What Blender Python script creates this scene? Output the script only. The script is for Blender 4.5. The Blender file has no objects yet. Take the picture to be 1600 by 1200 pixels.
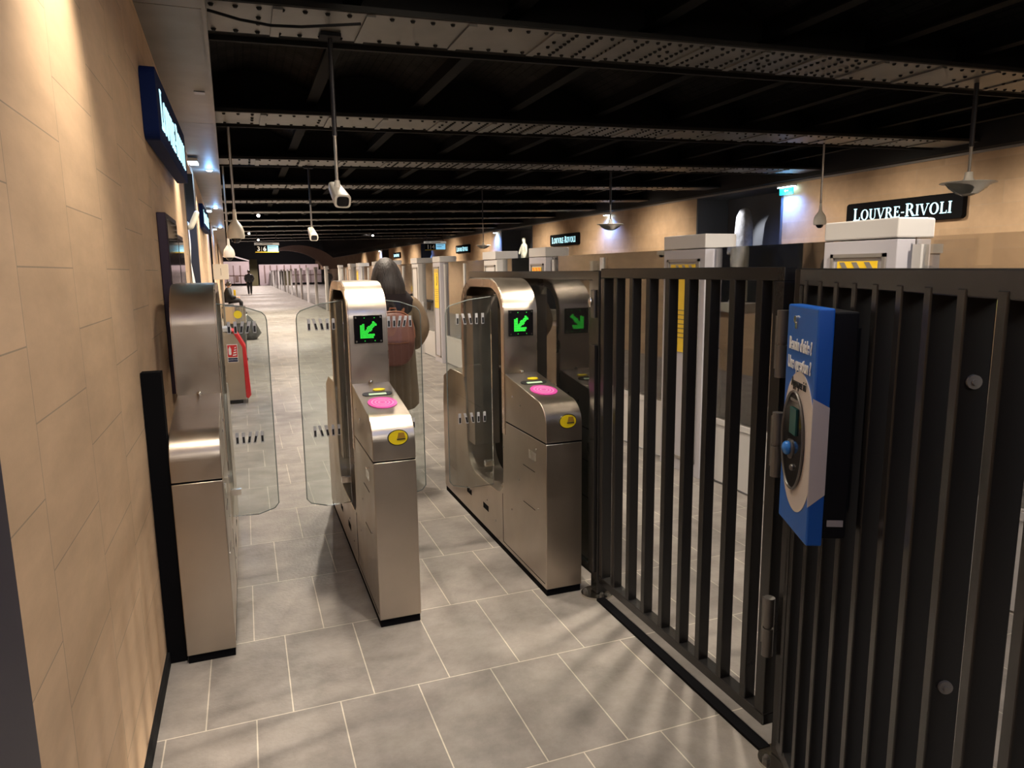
import bpy, bmesh, math, random
from mathutils import Vector, Matrix
random.seed(7)
PI = math.pi
S = bpy.context.scene
COL = S.collection

# ------------------------------------------------------------------ camera
def cam_axes(yaw, pitch, roll):
    y, p, r = map(math.radians, (yaw, pitch, roll))
    f = Vector((math.sin(y)*math.cos(p), math.cos(y)*math.cos(p), -math.sin(p)))
    r0 = Vector((math.cos(y), -math.sin(y), 0)); u0 = r0.cross(f)
    return r0*math.cos(r)+u0*math.sin(r), -r0*math.sin(r)+u0*math.cos(r), f
cr, cu, cf = cam_axes(20.6, 9.25, -0.73)
cd = bpy.data.cameras.new('camera'); cam = bpy.data.objects.new('camera', cd); COL.objects.link(cam)
m = Matrix((cr, cu, -cf)).transposed().to_4x4(); m.translation = Vector((0, 0, 1.6))
cam.matrix_world = m
cd.sensor_fit = 'HORIZONTAL'; cd.sensor_width = 36.0; cd.lens = 36.0*1100/1600; cd.clip_start = 0.05; cd.clip_end = 300
S.camera = cam

# ------------------------------------------------------------------ world + exposure
w = bpy.data.worlds.new('world'); S.world = w; w.use_nodes = True
w.node_tree.nodes['Background'].inputs[0].default_value = (0.9, 0.8, 0.7, 1)
w.node_tree.nodes['Background'].inputs[1].default_value = 0.02
S.view_settings.view_transform = 'Standard'; S.view_settings.look = 'None'
S.view_settings.exposure = 1.2; S.view_settings.gamma = 1.0
WARM = (1.0, 0.87, 0.70); WHITE = (1.0, 0.94, 0.87); BLUE = (0.30, 0.52, 1.0)

def lamp(kind, loc, power, color, aim=None, size=0.1, angle=60, blend=1.0, sy=None):
    l = bpy.data.lights.new('lamp_light', kind); l.energy = power; l.color = color
    if kind == 'SPOT':
        l.spot_size = math.radians(angle); l.spot_blend = blend; l.shadow_soft_size = size
    elif kind == 'AREA':
        l.shape = 'RECTANGLE'; l.size = size; l.size_y = sy or size
    else: l.shadow_soft_size = size
    o = bpy.data.objects.new('lamp_light', l); COL.objects.link(o); o.location = loc
    if aim is not None:
        o.rotation_euler = (Vector(aim)-Vector(loc)).to_track_quat('-Z', 'Y').to_euler()
    return o
# ticket hall lighting over the gates, plus unseen fill lamps added for brightness
lamp('AREA', (0.9, 1.5, 3.2), 40, WARM, (0.9, 2.1, 0), 1.2, sy=0.22)
lamp('AREA', (0.5, -2.5, 2.7), 20, WHITE, (0.5, 1.5, 0.9), 2.4, sy=0.5)  # added fill behind the camera, brightens the gate fronts
lamp('AREA', (0.7, 0.2, 3.1), 6, (0.40, 0.52, 1.0), (0.7, 3, 0.8), 2.4, sy=0.05)
lamp('SPOT', (0.8, 3.7, 3.2), 120, WARM, (0.8, 3.7, 0), 0.08, 66, 0.9)
lamp('AREA', (0.95, 2.9, 3.25), 8, WARM, (0.9, 2.9, 0), 1.7, sy=0.12)
lamp('SPOT', (2.3, 3.1, 3.2), 130, WARM, (2.2, 3.2, 0), 0.06, 76, 0.8)
lamp('SPOT', (5.0, 3.4, 3.0), 700, WARM, (1.2, 2.3, 0), 0.05, 24, 0.6)
lamp('SPOT', (0.75, 2.2, 3.2), 260, WARM, (0.8, 2.1, 0), 0.1, 62, 0.9)
lamp('SPOT', (1.0, 5.9, 3.2), 125, WARM, (1.0, 5.8, 0), 0.08, 120, 0.9)
lamp('SPOT', (2.4, 0.9, 3.1), 260, WARM, (4.0, 9, 1.9), 0.08, 90, 0.9)  # added fill aimed forward at the hanging speakers and door columns
# platform: downlights between the beams
for i in range(5):
    y = 8.6 + 5.5*i
    lamp('SPOT', (1.2, y, 3.2), 185 if i < 2 else 520, WARM, (1.3, y+0.1, 0), 0.06, 150 if i < 2 else 128, 0.6)
for i in range(4):
    y = 11.35 + 5.5*i
    lamp('SPOT', (1.2, y, 3.2), 125, WARM, (1.3, y+0.1, 0), 0.06, 150, 0.6)
for i in range(9):
    y = 37+6.5*i
    lamp('SPOT', (1.0, y, 3.9), 1100 if y > 60 else 800, (1, .87, .80), (1.0, y, 0), 0.1, 122, 0.6)
for x in (-1.2, 3.5, 7.0):
    lamp('SPOT', (x, 91, 3.6), 330, (1, .84, .86), (x, 96, 1.3), 0.1, 110, 0.8)
# wall washers, left wall
for y, p in ((2.15, 66), (0.9, 12), (6.35, 60), (10.6, 60), (15, 60), (20, 60), (26, 60), (33, 60)):
    lamp('SPOT', (-0.15-0.017*max(0, y-4), y, 2.86), p, WARM, (-0.45-0.017*max(0, y-4), y, 1.2), 0.03, 76, 1.0)
# wall washers, right wall
for y, p in ((2.0, 160), (5.4, 170), (7.9, 90), (10.0, 80), (14.8, 150), (18.2, 130), (21.8, 150), (28, 170), (33.0, 190), (41.5, 190), (46, 190), (53, 190), (60, 190)):
    lamp('SPOT', (7.7, y, 3.0), p, WARM, (9.6, y+0.2, 1.2), 0.15, 110, 1.0)
# lights over the tracks
for y in (2.2, 8.6, 14.1, 19.6, 25, 32, 40):
    lamp('SPOT', (5.3, y, 3.2), 260, WHITE, (4.9, y, -1), 0.1, 150, 0.8)

# ------------------------------------------------------------------ materials
def mat(name, col, rough=0.5, metal=0.0, noise=0.0, nscale=8, bump=0.0, bscale=60, emit=None, es=1.0, stretch=None, coat=0):
    mm = bpy.data.materials.new(name); mm.use_nodes = True
    nt = mm.node_tree; b = nt.nodes['Principled BSDF']
    b.inputs['Roughness'].default_value = rough; b.inputs['Metallic'].default_value = metal
    b.inputs['Coat Weight'].default_value = coat
    c = tuple(col)+(1,)
    tc = nt.nodes.new('ShaderNodeTexCoord'); mp = nt.nodes.new('ShaderNodeMapping')
    nt.links.new(tc.outputs['Object'], mp.inputs[0])
    if stretch: mp.inputs['Scale'].default_value = stretch
    if noise > 0:
        n = nt.nodes.new('ShaderNodeTexNoise'); n.inputs['Scale'].default_value = nscale; n.inputs['Detail'].default_value = 6
        nt.links.new(mp.outputs[0], n.inputs[0])
        r = nt.nodes.new('ShaderNodeValToRGB')
        r.color_ramp.elements[0].position = 0.3; r.color_ramp.elements[1].position = 0.7
        r.color_ramp.elements[0].color = tuple(x*(1-noise) for x in col)+(1,)
        r.color_ramp.elements[1].color = tuple(min(1, x*(1+noise)) for x in col)+(1,)
        nt.links.new(n.outputs[0], r.inputs[0]); nt.links.new(r.outputs[0], b.inputs['Base Color'])
    else: b.inputs['Base Color'].default_value = c
    if bump > 0:
        n2 = nt.nodes.new('ShaderNodeTexNoise'); n2.inputs['Scale'].default_value = bscale; n2.inputs['Detail'].default_value = 4
        nt.links.new(mp.outputs[0], n2.inputs[0])
        bp = nt.nodes.new('ShaderNodeBump'); bp.inputs['Strength'].default_value = bump; bp.inputs['Distance'].default_value = 0.01
        nt.links.new(n2.outputs[0], bp.inputs['Height']); nt.links.new(bp.outputs[0], b.inputs['Normal'])
    if emit:
        b.inputs['Emission Color'].default_value = tuple(emit)+(1,); b.inputs['Emission Strength'].default_value = es
    return mm

def matte(name, col, spec=.08):
    mm = mat(name, col, .85); mm.node_tree.nodes['Principled BSDF'].inputs['Specular IOR Level'].default_value = spec; return mm
def steel(name, col, rough, strength=0.12):
    """brushed stainless steel: horizontal brush grain, smudges in the gloss"""
    mm = mat(name, col, rough, 1.0, noise=0.10, nscale=2.2)
    nt = mm.node_tree; b = nt.nodes['Principled BSDF']
    tc = nt.nodes.new('ShaderNodeTexCoord'); mp = nt.nodes.new('ShaderNodeMapping'); mp.inputs['Scale'].default_value = (4, 260, 260)
    n = nt.nodes.new('ShaderNodeTexNoise'); n.inputs['Scale'].default_value = 1.5; n.inputs['Detail'].default_value = 3
    nt.links.new(tc.outputs['Object'], mp.inputs[0]); nt.links.new(mp.outputs[0], n.inputs[0])
    bp = nt.nodes.new('ShaderNodeBump'); bp.inputs['Strength'].default_value = strength; bp.inputs['Distance'].default_value = 0.002
    nt.links.new(n.outputs[0], bp.inputs['Height']); nt.links.new(bp.outputs[0], b.inputs['Normal'])
    n3 = nt.nodes.new('ShaderNodeTexNoise'); n3.inputs['Scale'].default_value = 5; n3.inputs['Detail'].default_value = 5
    nt.links.new(tc.outputs['Object'], n3.inputs[0])
    mr = nt.nodes.new('ShaderNodeMapRange'); mr.inputs['From Min'].default_value = .35; mr.inputs['From Max'].default_value = .7
    mr.inputs['To Min'].default_value = rough-.06; mr.inputs['To Max'].default_value = rough+.09
    nt.links.new(n3.outputs[0], mr.inputs[0]); nt.links.new(mr.outputs[0], b.inputs['Roughness'])
    return mm

def glass(name, tint, refl=0.06, haze=0.0):
    mm = bpy.data.materials.new(name); mm.use_nodes = True; nt = mm.node_tree; nt.nodes.clear()
    out = nt.nodes.new('ShaderNodeOutputMaterial'); tr = nt.nodes.new('ShaderNodeBsdfTransparent'); gl = nt.nodes.new('ShaderNodeBsdfGlossy')
    tr.inputs[0].default_value = tuple(tint)+(1,); gl.inputs['Roughness'].default_value = 0.02
    fr = nt.nodes.new('ShaderNodeFresnel'); fr.inputs[0].default_value = 1.5
    mx = nt.nodes.new('ShaderNodeMixShader'); ad = nt.nodes.new('ShaderNodeMath'); ad.operation = 'ADD'; ad.use_clamp = True
    ad.inputs[1].default_value = refl-0.04
    nt.links.new(fr.outputs[0], ad.inputs[0]); nt.links.new(ad.outputs[0], mx.inputs[0])
    last = tr
    if haze > 0:
        df = nt.nodes.new('ShaderNodeBsdfDiffuse'); df.inputs[0].default_value = (.7, .7, .68, 1)
        m2 = nt.nodes.new('ShaderNodeMixShader'); m2.inputs[0].default_value = haze
        nt.links.new(tr.outputs[0], m2.inputs[1]); nt.links.new(df.outputs[0], m2.inputs[2]); last = m2
    nt.links.new(last.outputs[0], mx.inputs[1]); nt.links.new(gl.outputs[0], mx.inputs[2])
    nt.links.new(mx.outputs[0], out.inputs[0])
    return mm

def brickmat(name, cols, u, v, bw, rh, off, offset, mortar, mcol, rough, noise=0.12, nscale=3, bump=0.25, msmooth=0.1, spec=0.5, nstretch=None):
    mm = bpy.data.materials.new(name); mm.use_nodes = True; nt = mm.node_tree; b = nt.nodes['Principled BSDF']
    tc = nt.nodes.new('ShaderNodeTexCoord'); sp = nt.nodes.new('ShaderNodeSeparateXYZ'); cb = nt.nodes.new('ShaderNodeCombineXYZ')
    nt.links.new(tc.outputs['Object'], sp.inputs[0])
    for k, (ax, o) in enumerate(((u, off[0]), (v, off[1]))):
        a = nt.nodes.new('ShaderNodeMath'); a.operation = 'ADD'; a.inputs[1].default_value = -o
        nt.links.new(sp.outputs[ax], a.inputs[0]); nt.links.new(a.outputs[0], cb.inputs[k])
    br = nt.nodes.new('ShaderNodeTexBrick'); nt.links.new(cb.outputs[0], br.inputs[0])
    br.inputs['Scale'].default_value = 1; br.inputs['Brick Width'].default_value = bw; br.inputs['Row Height'].default_value = rh
    br.offset = offset; br.inputs['Mortar Size'].default_value = mortar; br.inputs['Mortar Smooth'].default_value = msmooth
    br.inputs['Color1'].default_value = tuple(cols[0])+(1,); br.inputs['Color2'].default_value = tuple(cols[1])+(1,)
    br.inputs['Mortar'].default_value = tuple(mcol)+(1,); br.inputs['Bias'].default_value = 0
    n = nt.nodes.new('ShaderNodeTexNoise'); n.inputs['Scale'].default_value = nscale; n.inputs['Detail'].default_value = 8; n.inputs['Roughness'].default_value = .65
    if nstretch:
        mp = nt.nodes.new('ShaderNodeMapping'); mp.inputs['Scale'].default_value = nstretch
        nt.links.new(tc.outputs['Object'], mp.inputs[0]); nt.links.new(mp.outputs[0], n.inputs[0])
    else: nt.links.new(tc.outputs['Object'], n.inputs[0])
    mr = nt.nodes.new('ShaderNodeMapRange'); mr.inputs['From Min'].default_value = .3; mr.inputs['From Max'].default_value = .7
    mr.inputs['To Min'].default_value = 1-noise; mr.inputs['To Max'].default_value = 1+noise
    nt.links.new(n.outputs[0], mr.inputs[0])
    mu = nt.nodes.new('ShaderNodeMix'); mu.data_type = 'RGBA'; mu.blend_type = 'MULTIPLY'; mu.inputs[0].default_value = 1
    nt.links.new(br.outputs[0], mu.inputs[6]); nt.links.new(mr.outputs[0], mu.inputs[7]); nt.links.new(mu.outputs[2], b.inputs['Base Color'])
    n2 = nt.nodes.new('ShaderNodeTexNoise'); n2.inputs['Scale'].default_value = nscale*14; n2.inputs['Detail'].default_value = 5
    nt.links.new(tc.outputs['Object'], n2.inputs[0])
    ad = nt.nodes.new('ShaderNodeMath'); ad.operation = 'MULTIPLY_ADD'; ad.inputs[1].default_value = -1.2
    nt.links.new(br.outputs['Fac'], ad.inputs[0]); nt.links.new(n2.outputs[0], ad.inputs[2])
    bp = nt.nodes.new('ShaderNodeBump'); bp.inputs['Strength'].default_value = bump; bp.inputs['Distance'].default_value = 0.004
    nt.links.new(ad.outputs[0], bp.inputs['Height']); nt.links.new(bp.outputs[0], b.inputs['Normal'])
    rr = nt.nodes.new('ShaderNodeMapRange'); rr.inputs['From Min'].default_value = .3; rr.inputs['From Max'].default_value = .7
    rr.inputs['To Min'].default_value = rough-.1; rr.inputs['To Max'].default_value = rough+.1
    n4 = nt.nodes.new('ShaderNodeTexNoise'); n4.inputs['Scale'].default_value = 4.5; n4.inputs['Detail'].default_value = 7
    nt.links.new(tc.outputs['Object'], n4.inputs[0]); nt.links.new(n4.outputs[0], rr.inputs[0]); nt.links.new(rr.outputs[0], b.inputs['Roughness'])
    b.inputs['Specular IOR Level'].default_value = spec
    return mm

M = {}
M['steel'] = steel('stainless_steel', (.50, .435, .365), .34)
M['steel_bright'] = steel('polished_steel', (.78, .74, .68), .2, .04)
M['steel_copper'] = steel('steel_band', (.70, .56, .46), .3, .06)
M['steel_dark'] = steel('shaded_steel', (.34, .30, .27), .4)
M['black'] = matte('black_paint', (.008, .008, .009), .2)
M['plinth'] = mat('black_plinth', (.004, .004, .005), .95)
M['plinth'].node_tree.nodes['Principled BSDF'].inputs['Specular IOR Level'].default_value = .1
M['fence'] = mat('black_lacquer_fence', (.024, .023, .0225), .27, .25, bump=.04, bscale=25)
M['hinge'] = mat('grey_hinge_paint', (.16, .15, .14), .35, .6)
M['glass'] = glass('clear_glass', (.90, .93, .92), .07, .012)
M['glass_edge'] = mat('glass_edge', (.30, .34, .32), .15)
M['psd_glass'] = glass('screen_glass', (.90, .89, .87), .14, .012)
M['pane'] = glass('fence_glass', (.80, .85, .82), .09, .02)
M['floor'] = brickmat('stone_floor_tiles', ((.205, .187, .174), (.262, .238, .218)), 0, 1, .298, .592, (.066, 1.915), .43, .0024, (.52, .47, .40), .42, .34, 4, .4)
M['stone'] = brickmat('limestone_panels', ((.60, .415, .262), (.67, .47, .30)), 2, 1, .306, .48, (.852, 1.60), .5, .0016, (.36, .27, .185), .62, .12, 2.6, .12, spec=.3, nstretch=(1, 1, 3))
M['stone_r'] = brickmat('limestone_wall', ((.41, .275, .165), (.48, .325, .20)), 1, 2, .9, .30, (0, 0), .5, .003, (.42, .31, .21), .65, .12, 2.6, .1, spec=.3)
M['soffit'] = mat('soffit_panel', (.20, .175, .15), .5, 0, noise=.12, nscale=5)
M['ceil'] = brickmat('dark_brick_vault', ((.008, .0075, .007), (.013, .012, .011)), 1, 0, .22, .065, (0, 0), .5, .006, (.004, .004, .004), .85, .2, 3, .8, spec=.12)
M['beam'] = mat('beam_paint', (.10, .092, .08), .45, .1, noise=.25, nscale=3)
M['beam_dark'] = matte('beam_dark_paint', (.009, .0085, .008), .25)
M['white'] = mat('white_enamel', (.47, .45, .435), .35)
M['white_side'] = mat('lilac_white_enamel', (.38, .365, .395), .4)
M['greyframe'] = mat('grey_frame', (.26, .24, .22), .4, .4)
M['yellow'] = mat('yellow_notice', (.74, .49, .02), .5, noise=.04, nscale=20)
M['tape'] = mat('notice_ink', (.10, .085, .06), .6)
M['orange'] = mat('orange_ink', (.8, .18, .03), .6)
M['letters'] = mat('lit_letters', (.6, .8, .85), .4, emit=(.42, .80, .92), es=.62)
M['signbody'] = matte('sign_black', (.003, .003, .004), .15)
M['signblue'] = matte('sign_navy', (.004, .014, .075), .2)
M['arrow'] = mat('green_led', (.05, .6, .08), .4, emit=(.03, .80, .05), es=.62)
M['pin'] = mat('screw_head', (.55, .52, .48), .25, 1)
M['pink'] = mat('pink_reader', (.72, .08, .42), .35)
M['pink2'] = mat('light_pink_ring', (.85, .38, .66), .35)
M['yel2'] = mat('yellow_sticker', (.80, .62, .01), .4)
M['slot'] = mat('dark_slot', (.03, .03, .03), .3)
M['lcd'] = mat('green_lcd', (.35, .45, .30), .3, emit=(.6, .75, .45), es=.25)
M['brown'] = mat('brown_ticket', (.33, .19, .02), .5)
M['blue'] = mat('blue_panel', (.012, .115, .48), .38)
M['cream'] = mat('pale_panel', (.62, .56, .52), .45)
M['teal'] = mat('teal_display', (.01, .10, .09), .3)
M['bluebtn'] = mat('blue_button', (.03, .20, .62), .25)
M['txtwhite'] = mat('white_lettering', (.80, .80, .80), .5)
M['txtblack'] = mat('black_lettering', (.02, .02, .02), .5)
M['red'] = mat('red_paint', (.62, .012, .02), .4)
M['camwhite'] = mat('ivory_plastic', (.72, .66, .56), .4)
M['lens'] = mat('dark_lens', (.01, .01, .012), .08)
M['rod'] = mat('dark_rod', (.035, .032, .034), .35, .6)
M['rod_light'] = mat('steel_rod', (.35, .31, .27), .35, .8)
M['statue'] = mat('pale_plaster', (.66, .62, .50), .7, noise=.15, nscale=9, bump=.3, bscale=14)
M['relief'] = mat('grey_carved_stone', (.26, .25, .245), .8, noise=.3, nscale=7, bump=1.0, bscale=12)
M['niche'] = mat('niche_black', (.014, .015, .017), .6)
M['dark'] = mat('tunnel_black', (.006, .006, .006), .9)
M['track'] = mat('track_concrete', (.035, .033, .031), .9, noise=.3, nscale=3)
M['fascia'] = matte('cornice_dark', (.012, .0115, .011), .3)
M['navywall'] = mat('navy_door_frame', (.030, .027, .045), .5)
M['skin'] = mat('skin', (.55, .33, .24), .5)
M['hair'] = mat('grey_brown_hair', (.040, .031, .028), .5, noise=.6, nscale=3, stretch=(14, 14, .8), bump=.5, bscale=10)
M['coat'] = mat('beige_brown_coat', (.21, .145, .088), .75, noise=.12, nscale=6, bump=.35, bscale=7)
M['scarf'] = mat('dark_brown_scarf', (.016, .009, .010), .9, bump=.4, bscale=30)
M['pack'] = mat('rose_brown_backpack', (.28, .105, .080), .55, noise=.1, nscale=8, bump=.2, bscale=20)
M['packtrim'] = mat('tan_backpack_trim', (.38, .13, .06), .5)
M['darkcloth'] = mat('dark_cloth', (.015, .015, .018), .8)
M['greycloth'] = mat('grey_cloth', (.05, .055, .065), .8)
M['shoe'] = mat('shoe_leather', (.02, .018, .016), .4)
M['pinkwall'] = mat('far_pink_wall', (.60, .50, .48), .6, noise=.08, nscale=1)
M['arch'] = mat('mauve_arch', (.22, .17, .175), .7)
M['ledwhite'] = mat('cool_lamp', (.8, .9, 1), .3, emit=(.55, .8, 1.0), es=14)
M['warmbulb'] = mat('warm_lamp', (1, .9, .7), .3, emit=(1, .93, .82), es=22)
M['exitgreen'] = mat('exit_sign_green', (.02, .4, .3), .4, emit=(.03, .5, .45), es=.35)
M['bag'] = mat('clear_bag', (.07, .072, .07), .2, noise=.5, nscale=14, bump=1, bscale=18)
M['screen_blue'] = mat('blue_screen', (.2, .5, .7), .4, emit=(.25, .62, .90), es=.35)
M['sign_white'] = mat('sign_white', (.42, .39, .36), .5, emit=(.8, .75, .65), es=.12)
M['frameglass'] = mat('poster_glass', (.06, .045, .05), .06)
M['violet'] = mat('violet_metal', (.035, .018, .036), .4, .3)

# ------------------------------------------------------------------ mesh helpers
class MB:
    def __init__(s): s.b = bmesh.new()
    def box(s, x0, x1, y0, y1, z0, z1):
        v = [s.b.verts.new((x, y, z)) for z in (z0, z1) for y in (y0, y1) for x in (x0, x1)]
        for f in ((0, 2, 3, 1), (4, 5, 7, 6), (0, 1, 5, 4), (2, 6, 7, 3), (0, 4, 6, 2), (1, 3, 7, 5)): s.b.faces.new([v[i] for i in f])
        return s
    def prism(s, pts, axis, a0, a1):
        """closed outline pts (2D) extruded along axis. axis x: (y,z); y: (x,z); z: (x,y)"""
        def P(p, a): return {'x': (a, p[0], p[1]), 'y': (p[0], a, p[1]), 'z': (p[0], p[1], a)}[axis]
        A = [s.b.verts.new(P(p, a0)) for p in pts]; B = [s.b.verts.new(P(p, a1)) for p in pts]
        n = len(pts); s.b.faces.new(A); s.b.faces.new(list(reversed(B)))
        for i in range(n): s.b.faces.new([A[i], B[i], B[(i+1) % n], A[(i+1) % n]])
        return s
    def strip(s, outer, inner, axis, a0, a1):
        """ring between two open polylines of equal length"""
        def P(p, a): return {'x': (a, p[0], p[1]), 'y': (p[0], a, p[1]), 'z': (p[0], p[1], a)}[axis]
        n = len(outer)
        V = [[s.b.verts.new(P(q, a)) for q in pl] for pl in (outer, inner) for a in (a0, a1)]
        o0, o1, i0, i1 = V
        for k in range(n-1):
            for a, c in ((o0, o1), (i1, i0), (i0, o0), (o1, i1)):
                s.b.faces.new([a[k], a[k+1], c[k+1], c[k]])
        for k in (0, n-1): s.b.faces.new([o0[k], o1[k], i1[k], i0[k]])
        return s
    def tube(s, pts, r, n=12, cap=True):
        pts = [Vector(p) for p in pts]; rr = r if isinstance(r, (list, tuple)) else [r]*len(pts); rings = []
        up = None
        for i, p in enumerate(pts):
            d = (pts[min(i+1, len(pts)-1)]-pts[max(i-1, 0)]).normalized()
            if up is None: up = Vector((0, 0, 1)) if abs(d.z) < .9 else Vector((0, 1, 0))
            a = d.cross(up).normalized(); c = a.cross(d).normalized(); up = c
            rings.append([s.b.verts.new(p+rr[i]*(a*math.cos(2*PI*k/n)+c*math.sin(2*PI*k/n))) for k in range(n)])
        for A, B in zip(rings, rings[1:]):
            for k in range(n): s.b.faces.new([A[k], A[(k+1) % n], B[(k+1) % n], B[k]])
        if cap: s.b.faces.new(rings[0]); s.b.faces.new(list(reversed(rings[-1])))
        return s
    def loft(s, secs, n=20, cap=True, power=1.0):
        """secs: (cx,cy,z,rx,ry)"""
        rings = []
        for cx, cy, z, rx, ry in secs:
            ring = []
            for k in range(n):
                a = 2*PI*k/n; ca, sa = math.cos(a), math.sin(a)
                ring.append(s.b.verts.new((cx+rx*math.copysign(abs(ca)**power, ca), cy+ry*math.copysign(abs(sa)**power, sa), z)))
            rings.append(ring)
        for A, B in zip(rings, rings[1:]):
            for k in range(n): s.b.faces.new([A[k], A[(k+1) % n], B[(k+1) % n], B[k]])
        if cap: s.b.faces.new(rings[0]); s.b.faces.new(list(reversed(rings[-1])))
        return s
    def ball(s, c, r, n=12, m=8):
        rx, ry, rz = r if isinstance(r, (tuple, list)) else (r, r, r)
        secs = []
        for i in range(1, m):
            t = -PI/2+PI*i/m
            secs.append((c[0], c[1], c[2]+rz*math.sin(t), rx*math.cos(t), ry*math.cos(t)))
        return s.loft(secs, n)
    def disc(s, c, r, t, axis='z', n=24, ry=None):
        ry = ry or r; a, b_, d = c
        pts = [(r*math.cos(2*PI*k/n), ry*math.sin(2*PI*k/n)) for k in range(n)]
        if axis == 'z': s.prism([(a+p, b_+q) for p, q in pts], 'z', d, d+t)
        elif axis == 'y': s.prism([(a+p, d+q) for p, q in pts], 'y', b_, b_+t)
        else: s.prism([(b_+p, d+q) for p, q in pts], 'x', a, a+t)
        return s
    def xf(s, mtx): bmesh.ops.transform(s.b, matrix=mtx, verts=s.b.verts); return s
    def build(s, name, m, parent=None, bevel=0, smooth=False, seg=2, angle=35):
        bmesh.ops.recalc_face_normals(s.b, faces=s.b.faces)
        me = bpy.data.meshes.new(name); s.b.to_mesh(me); s.b.free()
        me.materials.append(M[m] if isinstance(m, str) else m)
        o = bpy.data.objects.new(name, me); COL.objects.link(o)
        if parent is not None: o.parent = parent
        if smooth:
            for p in me.polygons: p.use_smooth = True
        if bevel:
            bv = o.modifiers.new('bevel', 'BEVEL'); bv.width = bevel; bv.segments = seg; bv.limit_method = 'ANGLE'; bv.angle_limit = math.radians(angle)
        return o
def build_each(mb, name, m, parent):
    """every loose piece of mb becomes a part of its own"""
    seen = set(); out = []
    mb.b.verts.ensure_lookup_table()
    for v in list(mb.b.verts):
        if v in seen: continue
        isl = []; st = [v]; seen.add(v)
        while st:
            q = st.pop(); isl.append(q)
            for e in q.link_edges:
                w_ = e.other_vert(q)
                if w_ not in seen: seen.add(w_); st.append(w_)
        n = MB(); mp = {q: n.b.verts.new(q.co) for q in isl}
        for f in {f for q in isl for f in q.link_faces}: n.b.faces.new([mp[q] for q in f.verts])
        out.append(n.build(name, m, parent))
    mb.b.free(); return out
def autosmooth(o, deg=40):
    me = o.data
    for p in me.polygons: p.use_smooth = True
    b = bmesh.new(); b.from_mesh(me)
    for e in b.edges:
        if len(e.link_faces) == 2 and e.calc_face_angle(0) > math.radians(deg): e.smooth = False
    b.to_mesh(me); b.free(); return o
def tag(o, label, cat, group=None):
    o['label'] = label; o['category'] = cat
    if group: o['group'] = group
    return o
def thing(name, label, cat, loc=(0, 0, 0), rz=0, group=None):
    o = bpy.data.objects.new(name, None); COL.objects.link(o); o.location = loc; o.rotation_euler = (0, 0, rz)
    o.empty_display_size = .05
    return tag(o, label, cat, group)
def struct(name, mb, m, **k):
    o = mb.build(name, m, **k); o['kind'] = 'structure'; return o
def copy_tree(o, parent=None):
    c = o.copy(); COL.objects.link(c)
    if parent is not None: c.parent = parent
    for ch in list(o.children): copy_tree(ch, c)
    return c
def text_mesh(txt, size, depth=.001, align='CENTER', sx=1.0, bold=0):
    cu_ = bpy.data.curves.new('text', 'FONT'); cu_.body = txt; cu_.size = size; cu_.extrude = depth; cu_.align_x = align; cu_.align_y = 'CENTER'; cu_.offset = bold
    o = bpy.data.objects.new('text', cu_); COL.objects.link(o)
    dg = bpy.context.evaluated_depsgraph_get(); me = bpy.data.meshes.new_from_object(o.evaluated_get(dg))
    bpy.data.objects.remove(o); me.transform(Matrix.Rotation(PI/2, 4, 'X') @ Matrix.Diagonal((sx, 1, 1, 1)))
    return me
def put_text(name, txt, size, loc, m, parent, sx=1.0, align='CENTER', depth=.0008, bold=0):
    me = text_mesh(txt, size, depth, align, sx, bold); me.materials.clear(); me.materials.append(M[m])
    o = bpy.data.objects.new(name, me); COL.objects.link(o); o.parent = parent; o.location = loc; return o
def arc(cx, cy, r, a0, a1, n, ry=None):
    ry = ry or r
    return [(cx+r*math.cos(math.radians(a0+(a1-a0)*i/n)), cy+ry*math.sin(math.radians(a0+(a1-a0)*i/n))) for i in range(n+1)]
ORD = ['first', 'second', 'third', 'fourth', 'fifth', 'sixth', 'seventh', 'eighth', 'ninth', 'tenth', 'eleventh', 'twelfth', 'thirteenth',
       'fourteenth', 'fifteenth', 'sixteenth', 'seventeenth', 'eighteenth', 'nineteenth', 'twentieth', 'twenty-first', 'twenty-second']

# ------------------------------------------------------------------ the setting
struct('floor', MB().box(-3.5, 3.42, -7, 104, -.3, 0), 'floor')
struct('trim_1', MB().box(3.42, 3.46, -7, 104, -1.25, 0.0), 'track')
struct('trim_2', MB().box(3.46, 8.0, -7, 104, -1.45, -1.25), 'track')
struct('trim_3', MB().box(8.0, 9.6, -7, 104, -1.25, 0.0), 'floor')
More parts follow.
